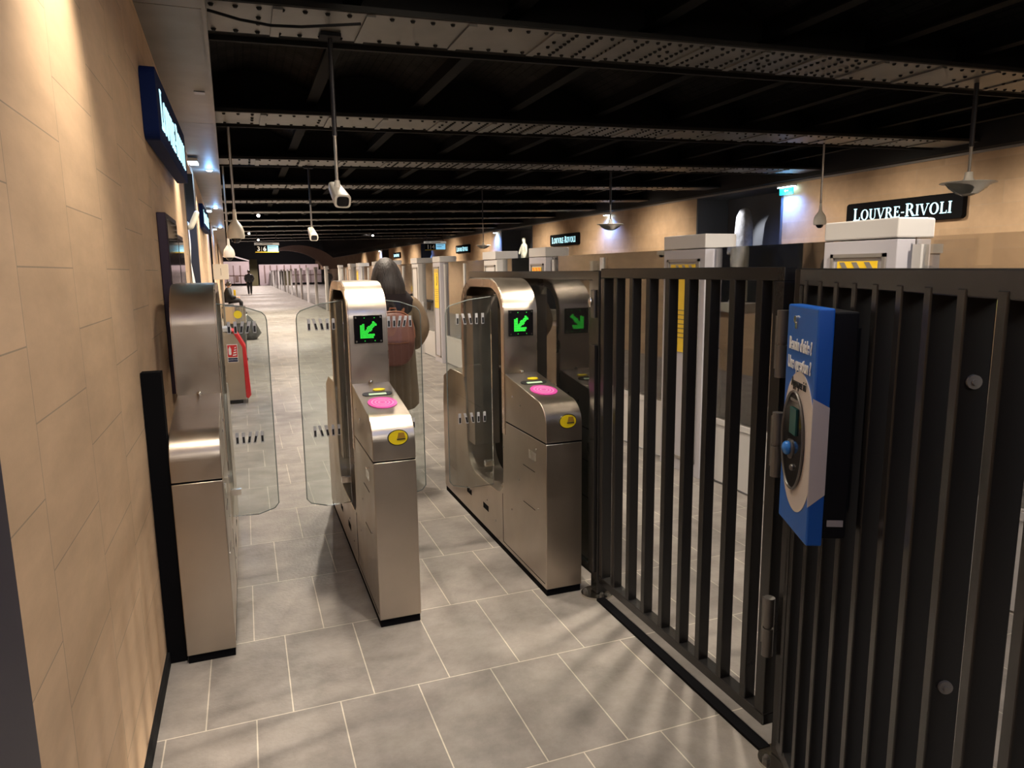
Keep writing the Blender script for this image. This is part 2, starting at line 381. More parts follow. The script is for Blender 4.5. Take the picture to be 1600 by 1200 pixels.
# near left wall (up to Y=4), then a second run that turns away slightly
SL = -math.atan(.017)
def lx(y): return -.40-.017*max(0, y-4)
struct('wall_left', MB().box(-.8, -.40, -7, 4.0, 0, 2.88), 'stone')
wl = MB()
def wseg(y0, y1, z0, z1, xo=0):
    pts = [(lx(y0)+xo, y0), (lx(y1)+xo, y1), (lx(y1)-.4, y1), (lx(y0)-.4, y0)]
    wl.prism(pts, 'z', z0, z1)
NL = [(7.45, 9.75), (16.5, 18.8), (30, 32.5)]
ys = 4.0
for a, b_ in NL:
    wseg(ys, a, 0, 2.88); wseg(a, b_, 0, .9); wseg(a, b_, 2.80, 2.88); ys = b_
wseg(ys, 60, 0, 2.88)
struct('wall_left', wl, 'stone')
nb = MB()
for a, b_ in NL:
    nb.prism([(lx(a)-.8, a-.1), (lx(b_)-.8, b_+.1), (lx(b_)-.85, b_+.1), (lx(a)-.85, a-.1)], 'z', .8, 2.9)
    nb.prism([(lx(a)+.004, a), (lx(a)+.004, a+.05), (lx(a)-.8, a+.05), (lx(a)-.8, a)], 'z', .9, 2.8)
    nb.prism([(lx(b_)+.004, b_-.05), (lx(b_)+.004, b_), (lx(b_)-.8, b_), (lx(b_)-.8, b_-.05)], 'z', .9, 2.8)
    nb.prism([(lx(a)-.39, a), (lx(b_)-.39, b_), (lx(b_)-.8, b_), (lx(a)-.8, a)], 'z', .85, .9)
struct('trim_4', nb, 'niche')
struct('baseboard_left', MB().box(-.40, -.388, 1.33, 3.03, 0, .055), 'black')
# soffit strip above the left wall with joints, dark fascia above it
so = MB()
yy = [-7, .9, 4.0]+[4+2.9*k for k in range(1, 20)]
for a, b_ in zip(yy, yy[1:]):
    g = .004
    so.prism([(lx(a)-.4, a+g), (lx(a)+.32, a+g), (lx(b_)+.32, b_-g), (lx(b_)-.4, b_-g)], 'z', 2.88, 2.93)
struct('trim_5', so, 'soffit')
fa = MB().prism([(-.10, -7), (-.08, -7), (-.08, 4), (lx(60)+.32, 60), (lx(60)+.30, 60), (-.10, 4)], 'z', 2.86, 3.6)
struct('trim_6', fa, 'soffit')
# scalloped brick vault ceiling between joists
def zc(x): return .022*x
cm = MB(); prof = []
x0 = -2.25
for k in range(13):
    for i in range(8):
        t = i/8; x = x0+k*.985+t*.985
        prof.append((x, 3.26+zc(x)+.16*math.sin(PI*t)))
low = prof; up_ = [(x, 3.75) for x, z in reversed(prof)]
cm.prism(low+up_, 'y', -7, 35)
struct('ceiling', cm, 'ceil')
jm = MB()
for k in range(13):
    x = -2.25+k*.985; z = 3.12+zc(x)
    jm.box(x-.05, x+.05, -7, 35, z, z+.012); jm.box(x-.006, x+.006, -7, 35, z+.012, z+.16)
struct('trim_7', jm, matte('joist_black', (.006, .006, .006)))
# riveted cross beams, each on its own
NB = 13
for i in range(NB):
    y1 = 4.72+2.75*(i-1); w_ = .50; y0 = y1-w_
    b1 = MB()
    XR = 9.5
    for (ya, yb, za, zb) in ((y0, y1, 3.0, 3.022),):
        b1.prism([(-.36, za+zc(-.36)), (XR, za+zc(XR)), (XR, zb+zc(XR)), (-.36, zb+zc(-.36))], 'y', ya, yb)
    b1.xf(Matrix.Identity(4))
    bm_ = b1
    # cover plates and joint straps under the flange
    xs = -.25
    while xs < XR-.5:
        L = random.choice((.5, .55, .6)); za = 2.992+zc(xs)
        bm_.box(xs, xs+.05, y0+.01, y1-.01, za-.004, za+.012); xs += L
    o = struct('trim_%d' % (8+i), bm_, 'beam'); 
    # web and riveted angle behind
    b2 = MB()
    b2.prism([(-.36, 3.02+zc(-.36)), (XR, 3.02+zc(XR)), (XR, 3.5), (-.36, 3.5)], 'y', (y0+y1)/2-.01, (y0+y1)/2+.01)
    for yq in (y1+.17, y0-.03):
        b2.prism([(-.36, 3.0+zc(-.36)), (XR, 3.0+zc(XR)), (XR, 3.03+zc(XR)), (-.36, 3.03+zc(-.36))], 'y', yq, yq+.028)
    b2.prism([(-.36, 3.03+zc(-.36)), (XR, 3.03+zc(XR)), (XR, 3.04+zc(XR)), (-.36, 3.04+zc(-.36))], 'y', y1, y1+.17)
    q = b2.build('web', 'beam_dark', o)
    # rivets (black heads)
    if i < 6:
        rv = MB(); xs = -.06; c = 0
        while xs < 8.6:
            dense = 1.9 < xs < 4.6
            z = 3.0+zc(xs)
            rows = [y0+.045, y1-.045]
            if dense and c % 2 == 0: rows = [y0+.04+(w_-.08)*t/7 for t in range(8)]
            elif c % 5 == 2: rows += [y0+.2, y0+.3]
            for yy_ in rows:
                n = 6; rr = .016
                A = [rv.b.verts.new((xs+rr*math.cos(2*PI*k/n), yy_+rr*math.sin(2*PI*k/n), z)) for k in range(n)]
                B = [rv.b.verts.new((xs+rr*.6*math.cos(2*PI*k/n), yy_+rr*.6*math.sin(2*PI*k/n), z-.012)) for k in range(n)]
                for k in range(n): rv.b.faces.new([A[k], A[(k+1) % n], B[(k+1) % n], B[k]])
                rv.b.faces.new(B)
            xs += .085 if dense else .12; c += 1
        rv.build('rivets', 'beam_dark', o)
# right wall with niches, cornice
NR = [(10.92, 13.64), (23.3, 26.5), (37.5, 40.0), (49.5, 52.0)]
wr = MB(); ys = -7
for a, b_ in NR:
    wr.box(9.6, 10, ys, a, 0, 3.13); wr.box(9.6, 10, a, b_, 0, 1.0); ys = b_
wr.box(9.6, 10, ys, 104, 0, 3.13)
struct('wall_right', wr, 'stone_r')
nr = MB()
for a, b_ in NR:
    nr.box(10.4, 10.45, a-.1, b_+.1, .9, 3.13); nr.box(9.59, 10.4, a, a+.05, 1.0, 3.13); nr.box(9.59, 10.4, b_-.05, b_, 1.0, 3.13)
    nr.box(9.6, 10.4, a, b_, .95, 1.0); nr.box(9.6, 10.4, a, b_, 3.09, 3.13)
struct('trim_40', nr, mat('niche_grey', (.075, .078, .085), .7))
struct('trim_41', MB().prism([(9.35, 3.13), (10.5, 3.13), (10.5, 3.8), (9.25, 3.8), (9.25, 3.42)], 'y', -7, 104), 'fascia')
struct('trim_42', MB().box(9.56, 9.6, -7, 104, 3.10, 3.13), 'greyframe')
# behind the camera
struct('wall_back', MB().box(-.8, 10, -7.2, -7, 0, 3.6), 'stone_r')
# far end of the station: high dark vault, arch band, end wall and platform end room
fe = MB()
fe.box(-8, 16, 103, 103.3, -1.3, 9); fe.box(-8, 16, 35, 104, 7.5, 7.8); fe.box(-8, 16, 34.95, 35.1, 3.4, 7.8)
fe.box(-8.2, -8, 35, 104, -1.3, 8)
fe.box(10, 10.3, 35, 104, 3, 8)
struct('wall_far', fe, 'dark')
oa = arc(4.4, 1.0, 3.67, -10, 126, 40, 2.8); ia = arc(3.3, 1.0, 3.5, -10, 108, 40, 2.38)
struct('trim_43', MB().strip(oa, ia, 'y', 62, 63), 'arch')
struct('trim_44', MB().box(.85, 1.75, 92, 92.8, 0, 3.2), mat('olive_pillar', (.05, .04, .012), .7))
pk = MB(); pk.box(-3.2, .85, 96, 96.2, .25, 3.0); pk.box(2.0, 9.3, 96, 96.2, 0, 2.6)
struct('trim_45', pk, 'pinkwall')
pg = MB()
for x_ in (-2.6, -1.9, -1.1, -.3, 2.6, 3.3, 4.1, 5.0, 5.8, 6.9, 7.7): pg.box(x_, x_+.12, 95.9, 96.0, .25, 2.5)
pg.box(-3.2, .85, 95.9, 96, 1.2, 1.3); pg.box(-.9, -.5, 95.85, 95.9, .5, 1.3)
struct('trim_47', pg, mat('far_brown_frames', (.22, .14, .11), .6))
pr = MB().prism([(-3.4, 3.0), (-1.6, 3.75), (.9, 3.0), (.9, 3.15), (-1.6, 3.95), (-3.4, 3.15)], 'y', 95.6, 96)
struct('trim_46', pr, 'cream')
wf = MB().box(-5.0, -4.6, 60, 104, 0, 3.6).box(-5, lx(60), 59.9, 60.2, 0, 3.6)
struct('wall_left', wf, 'stone')

# ------------------------------------------------------------------ ticket gates
def out_arch(d):
    """outer/inner arch line (y,z) of the tower, inset d"""
    pts = [(.56+d, .70), (.56+d, 1.36)]
    pts += [(.80+(.24-d)*math.cos(math.radians(a)), 1.36+(.19-d)*math.sin(math.radians(a))) for a in range(176, 89, -6)]
    pts += [(1.12+(.24-d)*math.cos(math.radians(a)), 1.36+(.19-d)*math.sin(math.radians(a))) for a in range(90, -1, -6)]
    pts += [(1.36-d, .92)]
    return pts
def make_gate(label, x, reader, wings, group='row of stainless steel ticket gates'):
    t = thing('ticket_gate', label, 'ticket gate', (x, 3.0, 0), 0, group)
    W = .095
    MB().box(-W+.004, W-.004, .006, 1.86, 0, .036).build('plinth', 'plinth', t)
    # lower body: solid front block, sill under the opening with rounded corners, rear block
    prof = [(0, .036), (1.87, .036), (1.87, .66), (1.84, .86), (1.66, .93), (1.34, .93), (1.31, .80)]
    prof += [(1.29, .50)]+[(1.12+.17*math.cos(math.radians(a)), .50+.17*math.sin(math.radians(a))) for a in range(-10, -91, -10)]
    prof += [(.72, .33), (.66, .345), (.62, .38), (.61, .45), (.61, .770), (0, .770)]
    autosmooth(MB().prism(prof, 'x', -W, W).build('lower_body', 'steel', t, bevel=.003), 25)
    MB().box(-W+.002, W-.002, .004, .60, .769, .777).build('seam', 'plinth', t)
    # curved front shell
    sh = [(0, .777), (0, .86)]+[(.13-.13*math.cos(math.radians(a)), .86+.112*math.sin(math.radians(a))) for a in range(10, 91, 10)]+[(.56, 1.04), (.61, 1.04), (.61, .777)]
    autosmooth(MB().prism(sh, 'x', -W, W).build('front_shell', 'steel', t, bevel=.003), 25)
    o_ = out_arch(0); i_ = out_arch(.05)
    autosmooth(MB().strip(o_, i_, 'x', -W, W).build('tower_arch', 'steel', t, bevel=.002), 25)
    for sx in (-1, 1):
        e0 = out_arch(.004); e1 = out_arch(.046)
        a0, a1 = sorted((sx*(W-.001), sx*(W+.003)))
        autosmooth(MB().strip(e0, e1, 'x', a0, a1).build('arch_band', 'steel_copper', t), 25)
    # seal strips down the front edge of the opening, closed core at the rear
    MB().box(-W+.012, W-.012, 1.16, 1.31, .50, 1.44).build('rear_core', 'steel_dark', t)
    MB().box(-.05, .05, .615, .66, .345, 1.42).build('front_seal', 'glass_edge', t)
    # side screws, hatches and vents
    for sx in (-1, 1):
        sc = MB()
        for (yy, zz) in ((.12, .72), (.33, .905), (.45, .93), (.10, .42), (.36, .50), (.47, .30), (.60, .62), (.9, .22), (.75, .14), (1.25, .18)):
            a0, a1 = sorted((sx*W, sx*(W+.003))); sc.disc((a0, yy, zz), .006, a1-a0, 'x', 8)
        build_each(sc, 'screw', 'pin', t)
        hm = MB(); a0, a1 = sorted((sx*(W-.001), sx*(W+.0012)))
        hm.box(a0, a1, .14, .30, .598, .601); hm.box(a0, a1, .14, .30, .40, .403)
        hm.box(a0, a1, .62, .623, .06, .345); hm.box(a0, a1, .02, .62, .058, .061); hm.box(a0, a1, .88, .98, .15, .185); hm.box(a0, a1, 1.22, 1.32, .15, .185)
        build_each(hm, 'panel_gap', 'plinth', t)
        lk = MB(); lk.box(a0, a1+.001 if sx > 0 else a1, .12, .22, .655, .70); lk.build('lock_plate', 'steel_bright', t)
    pole = MB().tube([(0, .78, .34), (0, .78, 1.48)], .019, 16); pole.loft([(0, .78, .331, .045, .045), (0, .78, .345, .045, .045), (0, .78, .352, .03, .03)], 20)
    autosmooth(pole.build('pole', 'steel_bright', t))
    if reader:
        a = math.atan2(1.04-.972, .43)
        R_ = Matrix.Translation((0, .345, 1.0055)) @ Matrix.Rotation(a, 4, 'X')
        # along the slope: v axis, 0 at deck centre
        p = MB().disc((.0, -.10, .001), .068, .003, 'z', 36, .078).xf(R_).build('reader', 'pink', t)
        for rr in (.052, .036, .02):
            ring = [(rr*math.cos(2*PI*k/36), -.10+rr*1.1*math.sin(2*PI*k/36)) for k in range(37)]
            ring2 = [((rr-.006)*math.cos(2*PI*k/36), -.10+(rr-.006)*1.1*math.sin(2*PI*k/36)) for k in range(37)]
            MB().strip(ring, ring2, 'z', .003, .005).xf(R_).build('ring', 'pink2', p)
        sl = [(x_+sx_*.045, y_*1.0) for sx_, lst in ((1, arc(0, 0, .027, -90, 90, 8)), (-1, arc(0, 0, .027, 90, 270, 8))) for x_, y_ in lst]
        s1 = MB().prism([(x_, y_+.035) for x_, y_ in sl], 'z', .001, .004).xf(R_).build('ticket_slot', 'slot', t)
        MB().box(-.042, .042, .013, .034, .004, .006).xf(R_).build('slot_light', 'lcd', s1)
        MB().disc((.02, .098, .001), .030, .003, 'z', 24, .018).xf(R_).build('yellow_mark', 'yel2', t)
        # ticket oval on the curved front
        y0 = MB().disc((.018, -.004, .878), .046, .006, 'y', 32, .036)
        ov = y0.build('ticket_sticker', 'slot', t)
        MB().disc((.018, -.006, .878), .042, .004, 'y', 32, .032).build('yellow_face', 'yel2', ov)
        MB().prism([(.014, .876), (.050, .876), (.044, .900), (.020, .900)], 'y', -.008, -.005).build('ticket_icon', 'brown', ov)
        MB().box(.012, .050, -.0085, -.005, .868, .873).build('icon_line', 'slot', ov)
        # arrow display on the tower
        d = MB().box(-.072, .070, .548, .562, 1.243, 1.383).build('arrow_display', 'lens', t, bevel=.002)
        am = MB(); n = 15
        for i in range(n):
            for j in range(n):
                u, v = (i+.5)/n, (j+.5)/n
                on = (u < .27 and v < .80+.25*u-.0) or (v < .27 and u < .80+.25*v) or (abs(u-v) < .20 and u+v < 1.82)
                if on:
                    cx, cz = -.043+u*.084, 1.268+v*.084; h = .0018
                    am.box(cx-h, cx+h, .5455, .548, cz-h, cz+h)
        for u, v in ((-.02, 1.37), (.03, 1.37), (-.02, 1.255), (.03, 1.255)): am.box(u-.0015, u+.0015, .5455, .548, v-.0015, v+.0015)
        am.build('arrow_light', 'arrow', d)
        sc = MB()
        for u in (-.062, .060):
            for v in (1.253, 1.373): sc.disc((u, .5455, v), .005, .003, 'y', 10)
        build_each(sc, 'screw', 'pin', d)
    autosmooth(MB().ball((0, .552, 1.045), .012).build('deck_stud', 'steel_bright', t))
    # glass wings
    for x0_, x1_ in wings:
        L = x1_-x0_; s_ = 1 if L > 0 else -1; L = abs(L)
        pts = [(0, .355), (L*.55, .35), (L-.02, .375), (L, .40), (L+.0, 1.36)]
        pts += [(L-.045+.045*math.cos(math.radians(a)), 1.36+.05*math.sin(math.radians(a))) for a in (30, 60, 85)]
        pts += [(L*.5, 1.435), (0, 1.45)]
        pts = [(x0_+s_*p, q) for p, q in pts]
        g = MB().prism(pts, 'y', .775, .785).build('glass_wing', 'glass', t)
        # polished edge
        ed = MB(); 
        ed.tube([(p, .78, q) for p, q in pts[1:]], .0028, 6).build('wing_edge', 'glass_edge', g)
        wm = MB(); bm2 = MB()
        for zz in (1.33, .765):
            for k in range(5):
                cx = x0_+s_*(.05+k*(L-.08)/5); sl_ = (0, 0, .006, .008, 0)[k]*s_
                wm.prism([(cx-.0075-sl_, zz-.03), (cx+.0075-sl_, zz-.03), (cx+.0075+sl_, zz+.03), (cx-.0075+sl_, zz+.03)], 'y', .7725, .7745)
                bm2.prism([(cx-.0045-sl_*.8, zz-.025), (cx+.0055-sl_*.8, zz-.025), (cx+.0055, zz+.006), (cx-.0045, zz+.006)], 'y', .7705, .7724)
        build_each(wm, 'safety_mark', 'txtwhite', g); build_each(bm2, 'mark_centre', 'txtblack', g)
        MB().box(min(x0_, x0_+s_*.05), max(x0_, x0_+s_*.05), .765, .795, .47, .50).build('clamp', 'steel_bright', g)
    return t
make_gate('stainless steel gate end unit without screen, against the stone wall', -.2275, False, [(.095, .325)])
make_gate('middle stainless steel ticket gate with green arrow and pink reader', .571, True, [(-.095, -.33), (.095, .32)])
make_gate('right stainless steel ticket gate with green arrow beside the black fence', 1.392, True, [(-.095, -.36)])
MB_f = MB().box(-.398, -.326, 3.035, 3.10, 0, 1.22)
tag(MB_f.build('upright_board', 'plinth'), 'narrow black upright board between stone wall and left steel gate', 'panel')  # narrow matte black board standing in the gap

# ------------------------------------------------------------------ fence
def post(label, x, y, z1, name='fence_post'):
    t = thing(name, label, 'post', (x, y, 0), 0, 'black fence posts')
    MB().box(-.03, .03, -.033, .033, .012, z1).build('post', 'fence', t, bevel=.004)
    p = MB().disc((-.012, -.01, 0), .085, .010, 'z', 28, .075).build('base_plate', 'steel_bright', t)
    for bx, by in ((-.075, .0), (-.02, -.068)):
        b_ = MB().disc((bx, by, .010), .013, .012, 'z', 6)
        b_.ball((bx, by, .026), .009, 10, 6).build('anchor_bolt', 'hinge', p)
    return t
t = post('black fence post beside the right ticket gate', 1.56, 2.95, 1.59)
lt = MB().box(-.040, -.0305, -.005, .030, 1.37, 1.50).build('latch_plate', 'hinge', t, bevel=.002)
autosmooth(MB().ball((-.050, .012, 1.445), (.012, .012, .024)).build('knob', 'steel_bright', lt))
MB().box(-.046, -.0305, -.025, .025, .12, 1.245).build('lock_case', 'fence', t, bevel=.003)
post('black fence post carrying the gate hinges near the blue help point', 1.56, 1.645, 1.592)
# glazed fence bay beside the gate
t = thing('glass_fence', 'black framed glass fence panel behind the right ticket gate', 'fence', (1.56, 3.0, 0))
for nm, bx in (('top_rail', (-.015, .02, .0, 1.97, 1.545, 1.588)), ('bottom_rail', (-.015, .02, .0, 1.97, .075, .115)),
               ('stile', (-.015, .02, .0, .045, .115, 1.545)), ('stile', (-.015, .02, 1.93, 1.97, 0, 1.545))):
    MB().box(*bx).build(nm, 'fence', t, bevel=.002)
MB().box(-.002, .006, .045, 1.93, .115, 1.545).build('glass_pane', 'pane', t)
# swinging barred gate
t = thing('barred_gate', 'black metal gate of vertical bars between the two posts', 'gate', (1.53, 1.72, 0))
fr = MB()
fr.box(0, .05, 0, 1.18, 1.555, 1.598); fr.box(0, .05, 0, 1.18, .075, .115); fr.box(0, .05, 0, .045, .115, 1.555); fr.box(0, .05, 1.145, 1.18, .115, 1.555)
fr.build('gate_frame', 'fence', t, bevel=.003)
for yb in (2.765, 2.63, 2.497, 2.357, 2.227, 2.098, 1.965, 1.832):
    MB().box(.001, .045, yb-1.72-.015, yb-1.72+.015, .10, 1.57).build('bar', 'fence', t, bevel=.003)
hz = ((1.266, 1.469), (.955, 1.157), (.353, .552))
for za, zb in hz:
    zm = (za+zb)/2
    h = MB(); h.tube([(-.022, -.028, za), (-.022, -.028, zm-.004)], .0175, 20); h.tube([(-.022, -.028, zm+.004), (-.022, -.028, zb)], .0175, 20)
    h.tube([(-.022, -.028, zm-.004), (-.022, -.028, zm+.004)], .013, 16); h.box(-.008, 0, -.03, .02, za+.02, zb-.02)
    autosmooth(h.build('hinge', 'hinge', t))
tag(MB().box(1.505, 1.548, 1.70, 2.87, .0005, .012).build('floor_bar', 'plinth'), 'flat black bar on the floor under the barred gate', 'threshold')  # thin pure-black bar lying on the floor along the gate line
# angled barred fence panel in the right foreground
ANG = math.radians(-90-25.8)
t = thing('barred_fence', 'black barred fence panel angled towards the right foreground', 'fence', (1.54, 1.65, 0), ANG)
fr = MB(); fr.box(.052, 1.45, -.028, .03, 1.545, 1.592); fr.box(.052, 1.45, -.028, .03, .075, .115); fr.box(.052, .08, -.028, .03, .115, 1.545); fr.box(1.405, 1.45, -.028, .03, .115, 1.545)
fr.build('panel_frame', 'fence', t, bevel=.003)
for k in range(11):
    s_ = .111+.115*k
    MB().box(s_-.014, s_+.014, -.03, .021, .10, 1.56).build('bar', 'fence', t, bevel=.003)
# blue help point
t = thing('help_point', 'tall blue help point box with white oval on the black fence', 'intercom', (1.54, 1.65, 0), ANG)
x0_, x1_ = .360, .578; yf = -.145
body = MB().box(x0_+.004, x1_-.004, yf+.036, yf+.088, .985, 1.500).build('back_box', 'black', t, bevel=.004)
MB().box(x0_+.05, x1_-.06, yf+.088, -.0305, 1.03, 1.46).build('mounting_plate', 'black', t)
MB().box(x0_, x1_, yf, yf+.036, .968, 1.508).build('front_cover', 'blue', t, bevel=.004)
# pale swoosh oval, wrapping on to the side
cxo, czo = (x0_+x1_)/2+.012, 1.20
ovp = [p for p in arc(cxo, czo-.012, .118, 0, 360, 60, .168)][:-1]
ovp = [(min(max(p, x0_+.001), x1_-.001), q) for p, q in ovp]
pal = MB().prism(ovp, 'y', yf-.0015, yf+.001).build('pale_oval', 'cream', t)
MB().prism([(yf-.0012, 1.06), (yf+.035, 1.09), (yf+.035, 1.29), (yf-.0012, 1.31)], 'x', x1_-.001, x1_+.0012).build('pale_side', 'cream', t)
ins = MB().prism([(p, q) for p, q in arc(cxo-.022, czo-.012, .080, 0, 360, 40, .118)][:-1], 'y', yf-.006, yf-.001).build('black_recess', 'lens', t, bevel=.002)
autosmooth(MB().tube([(p, yf-.006, q) for p, q in arc(cxo-.022, czo-.012, .080, 0, 360, 40, .118)], .003, 6).build('recess_rim', 'hinge', ins))
MB().box(cxo-.035, cxo+.012, yf-.010, yf-.006, 1.205, 1.268).build('display', 'teal', ins)
MB().box(cxo-.04, cxo+.02, yf-.0085, yf-.006, 1.283, 1.289).build('speaker_slot', 'greyframe', ins)
k_ = MB(); k_.disc((cxo-.03, yf-.009, 1.165), .024, .004, 'y', 24); autosmooth(k_.build('button_ring', 'hinge', ins))
autosmooth(MB().ball((cxo-.034, yf-.013, 1.166), (.017, .012, .017)).build('call_button', 'bluebtn', ins))
autosmooth(MB().ball((cxo-.005, yf-.008, 1.125), (.008, .006, .008)).build('small_button', 'hinge', ins))
put_text('lettering', "Besoin d'aide ?", .040, ((x0_+x1_)/2, yf-.0012, 1.415), 'txtwhite', t, sx=.70, bold=.0012)
put_text('lettering', "Une question ?", .040, ((x0_+x1_)/2, yf-.0018, 1.370), 'txtwhite', t, sx=.70, bold=.0012)
put_text('lettering', "Appuyez ici", .032, ((x0_+x1_)/2+.008, yf-.0028, 1.326), 'txtblack', t, sx=.72)
lk = MB(); lk.disc((x0_+.075, yf-.006, 1.475), .009, .006, 'y', 14); lk.box(x0_+.068, x0_+.082, yf-.003, yf, 1.453, 1.468)
lk.build('lock', 'steel_bright', t)
MB().box(x1_-.004, x1_-.002, yf+.045, yf+.08, 1.015, 1.03).build('label_sticker', 'white', t)
for nm, (sx_, z_) in {'a': (1.0, 1.40), 'b': (.995, .84)}.items():
    pass
bp_ = [o for o in COL.objects if o.name.startswith('barred_fence')][0]
for s_, z_ in ((.916, 1.405), (.916, .85)):
    r_ = MB(); r_.tube([(s_+.020, -.006, z_), (s_+.014, -.006, z_)], .012, 18); r_.tube([(s_+.023, -.006, z_), (s_+.014, -.006, z_)], .005, 10)
    r_.build('bolt_washer', 'greyframe', bp_)

# ------------------------------------------------------------------ lit station name signs
def glyph(c):
    """serif capital as list of polygons in a unit-height cell; returns (polys, width)"""
    P = []; T = .17; t = .065; sf = .06
    def rect(x0, x1, y0, y1): P.append([(x0, y0), (x1, y0), (x1, y1), (x0, y1)])
    def stem(x): rect(x, x+T, 0, 1); rect(x-.08, x+T+.08, 0, sf); rect(x-.08, x+T+.08, 1-sf, 1)
    def slant(xa, ya, xb, yb, w): P.append([(xa, ya), (xa+w, ya), (xb+w, yb), (xb, yb)])
    if c == 'L': stem(.1); rect(.27, .62, 0, .075); P.append([(.56, 0), (.66, 0), (.66, .26), (.62, .26)]); return P, .68
    if c == 'I': stem(.1); return P, .37
    if c == '-': rect(.04, .34, .34, .45); return P, .38
    if c == 'E':
        stem(.1); rect(.27, .60, 0, .075); rect(.27, .58, .925, 1); rect(.27, .48, .47, .54)
        P.append([(.56, 0), (.65, 0), (.65, .24), (.61, .24)]); P.append([(.54, 1), (.62, 1), (.62, .78), (.58, .78)]); rect(.44, .49, .38, .63); return P, .70
    if c == 'V':
        P.append([(.03, 1), (.22, 1), (.47, .0), (.38, 0)]); P.append([(.72, 1), (.79, 1), (.46, 0), (.40, 0)])
        rect(-.03, .30, 1-sf, 1); rect(.60, .88, 1-sf, 1); return P, .84
    if c in 'OUR':
        if c == 'O':
            n = 36
            for k in range(n):
                a, b_ = 2*PI*k/n, 2*PI*(k+1)/n
                P.append([(.46+.43*math.cos(a), .5+.52*math.sin(a)), (.46+.43*math.cos(b_), .5+.52*math.sin(b_)),
                          (.46+.25*math.cos(b_), .5+.45*math.sin(b_)), (.46+.25*math.cos(a), .5+.45*math.sin(a))])
            return P, .92
        if c == 'U':
            rect(.08, .25, .3, 1); rect(0, .33, 1-sf, 1); rect(.62, .69, .3, 1); rect(.53, .78, 1-sf, 1)
            n = 14
            for k in range(n):
                a, b_ = PI+PI*k/n, PI+PI*(k+1)/n
                P.append([(.385+.305*math.cos(a), .3+.32*math.sin(a)), (.385+.305*math.cos(b_), .3+.32*math.sin(b_)),
                          (.435+.185*math.cos(b_), .3+.24*math.sin(b_)), (.435+.185*math.cos(a), .3+.24*math.sin(a))])
            return P, .80
        stem(.1); n = 14
        for k in range(n):
            a, b_ = -PI/2+PI*k/n, -PI/2+PI*(k+1)/n
            P.append([(.36+.31*math.cos(a), .735+.265*math.sin(a)), (.36+.31*math.cos(b_), .735+.265*math.sin(b_)),
                      (.34+.16*math.cos(b_), .735+.20*math.sin(b_)), (.34+.16*math.cos(a), .735+.20*math.sin(a))])
        rect(.27, .37, .47, .54); rect(.27, .37, .93, 1.0); P.append([(.36, .5), (.52, .5), (.84, 0), (.64, 0)]); rect(.62, .88, 0, sf); return P, .84
    return P, .4
def name_letters(width, height, y, parent, cx, cz):
    txt = 'LOUVRE-RIVOLI'; big = {0, 7}; xs = 0; polys = []
    for i, c in enumerate(txt):
        sc = 1.0 if i in big else .86
        P, w_ = glyph(c)
        polys.append([[(xs+q[0]*sc, q[1]*sc) for q in p] for p in P])
        xs += w_*sc+.05
    k = width/xs
    for grp in polys:
        mb = MB()
        for p in grp: mb.prism([(cx-width/2+q[0]*k, cz-height/2+q[1]*height) for q in p], 'y', y-.004, y)
        mb.build('letter', 'letters', parent)
def rrect(w_, h_, r):
    pts = []
    for cx, cz, a in ((w_/2-r, h_/2-r, 0), (-w_/2+r, h_/2-r, 90), (-w_/2+r, -h_/2+r, 180), (w_/2-r, -h_/2+r, 270)):
        pts += arc(cx, cz, r, a, a+90, 6)
    return pts
def name_sign(label, loc, rz, w_=2.06, h_=.36, navy=False, lw=1.76, lh=.19, d=.09):
    t = thing('station_sign', label, 'sign', loc, rz, 'lit station name signs')
    MB().prism(rrect(w_, h_, .05), 'y', -d, 0).build('sign_box', 'signblue' if navy else 'signbody', t, bevel=.004)
    name_letters(lw, lh, -d, t, 0, 0)
    return t
name_sign('lit black station name sign nearest on the right stone wall', (9.6, 8.28, 2.415), -PI/2)
name_sign('lit black station name sign on the right wall beyond the first dark niche', (9.6, 20.55, 2.50), -PI/2)
name_sign('small distant lit station sign right of the hanging white one and four display', (9.6, 31.6, 2.55), -PI/2)
name_sign('farthest tiny lit station sign on the right wall above the woman', (9.6, 46.5, 2.6), -PI/2)
name_sign('blue boxed lit station name sign high on the left stone wall', (-.40, 4.90, 2.42), PI/2, 1.90, .345, True, 1.60, .19, .07)
name_sign('distant blue station name sign on the left wall beyond the statue niche', (lx(12.2), 12.2, 2.42), PI/2, 1.9, .345, True, 1.6, .19, .07)

# emergency luminaires with cool light on the walls
def luminaire(label, loc, rz, power, exitsign=False, l=.26):
    t = thing('emergency_light', label, 'light', loc, rz, 'cool white emergency lights')
    MB().box(-l/2, l/2, -.10, 0, -.02, .02).build('housing', 'white', t, bevel=.004)
    MB().box(-l/2+.01, l/2-.01, -.095, -.01, -.03, -.02).build('diffuser', 'ledwhite', t)
    if exitsign:
        p = MB().box(-l/2+.02, l/2-.02, -.055, -.045, -.16, -.03).build('exit_plate', 'exitgreen', t)
        MB().prism([(-.06, -.09), (-.02, -.06), (-.02, -.08), (.05, -.08), (.05, -.10), (-.02, -.10), (-.02, -.12)], 'y', -.057, -.055).build('arrow_mark', 'txtwhite', p)
    mw = Matrix.Translation(loc) @ Matrix.Rotation(rz, 4, 'Z')
    a = mw @ Vector((0, -.20, -.10))
    lamp('SPOT', a, power*4.5, (.10, .28, 1.0), mw @ Vector((0, .35, -1.2)), .05, 140, 1.0)
    return t
luminaire('cool lamp with green exit sign at the niche corner, upper right', (9.56, 10.75, 3.06), -PI/2, 15, True, .4)
luminaire('cool lamp glowing blue on the right wall behind the hanging speaker', (9.56, 17.7, 3.06), -PI/2, 20)
luminaire('cool lamp on the right wall beside the niche with the white statue', (9.56, 27.0, 3.06), -PI/2, 22)
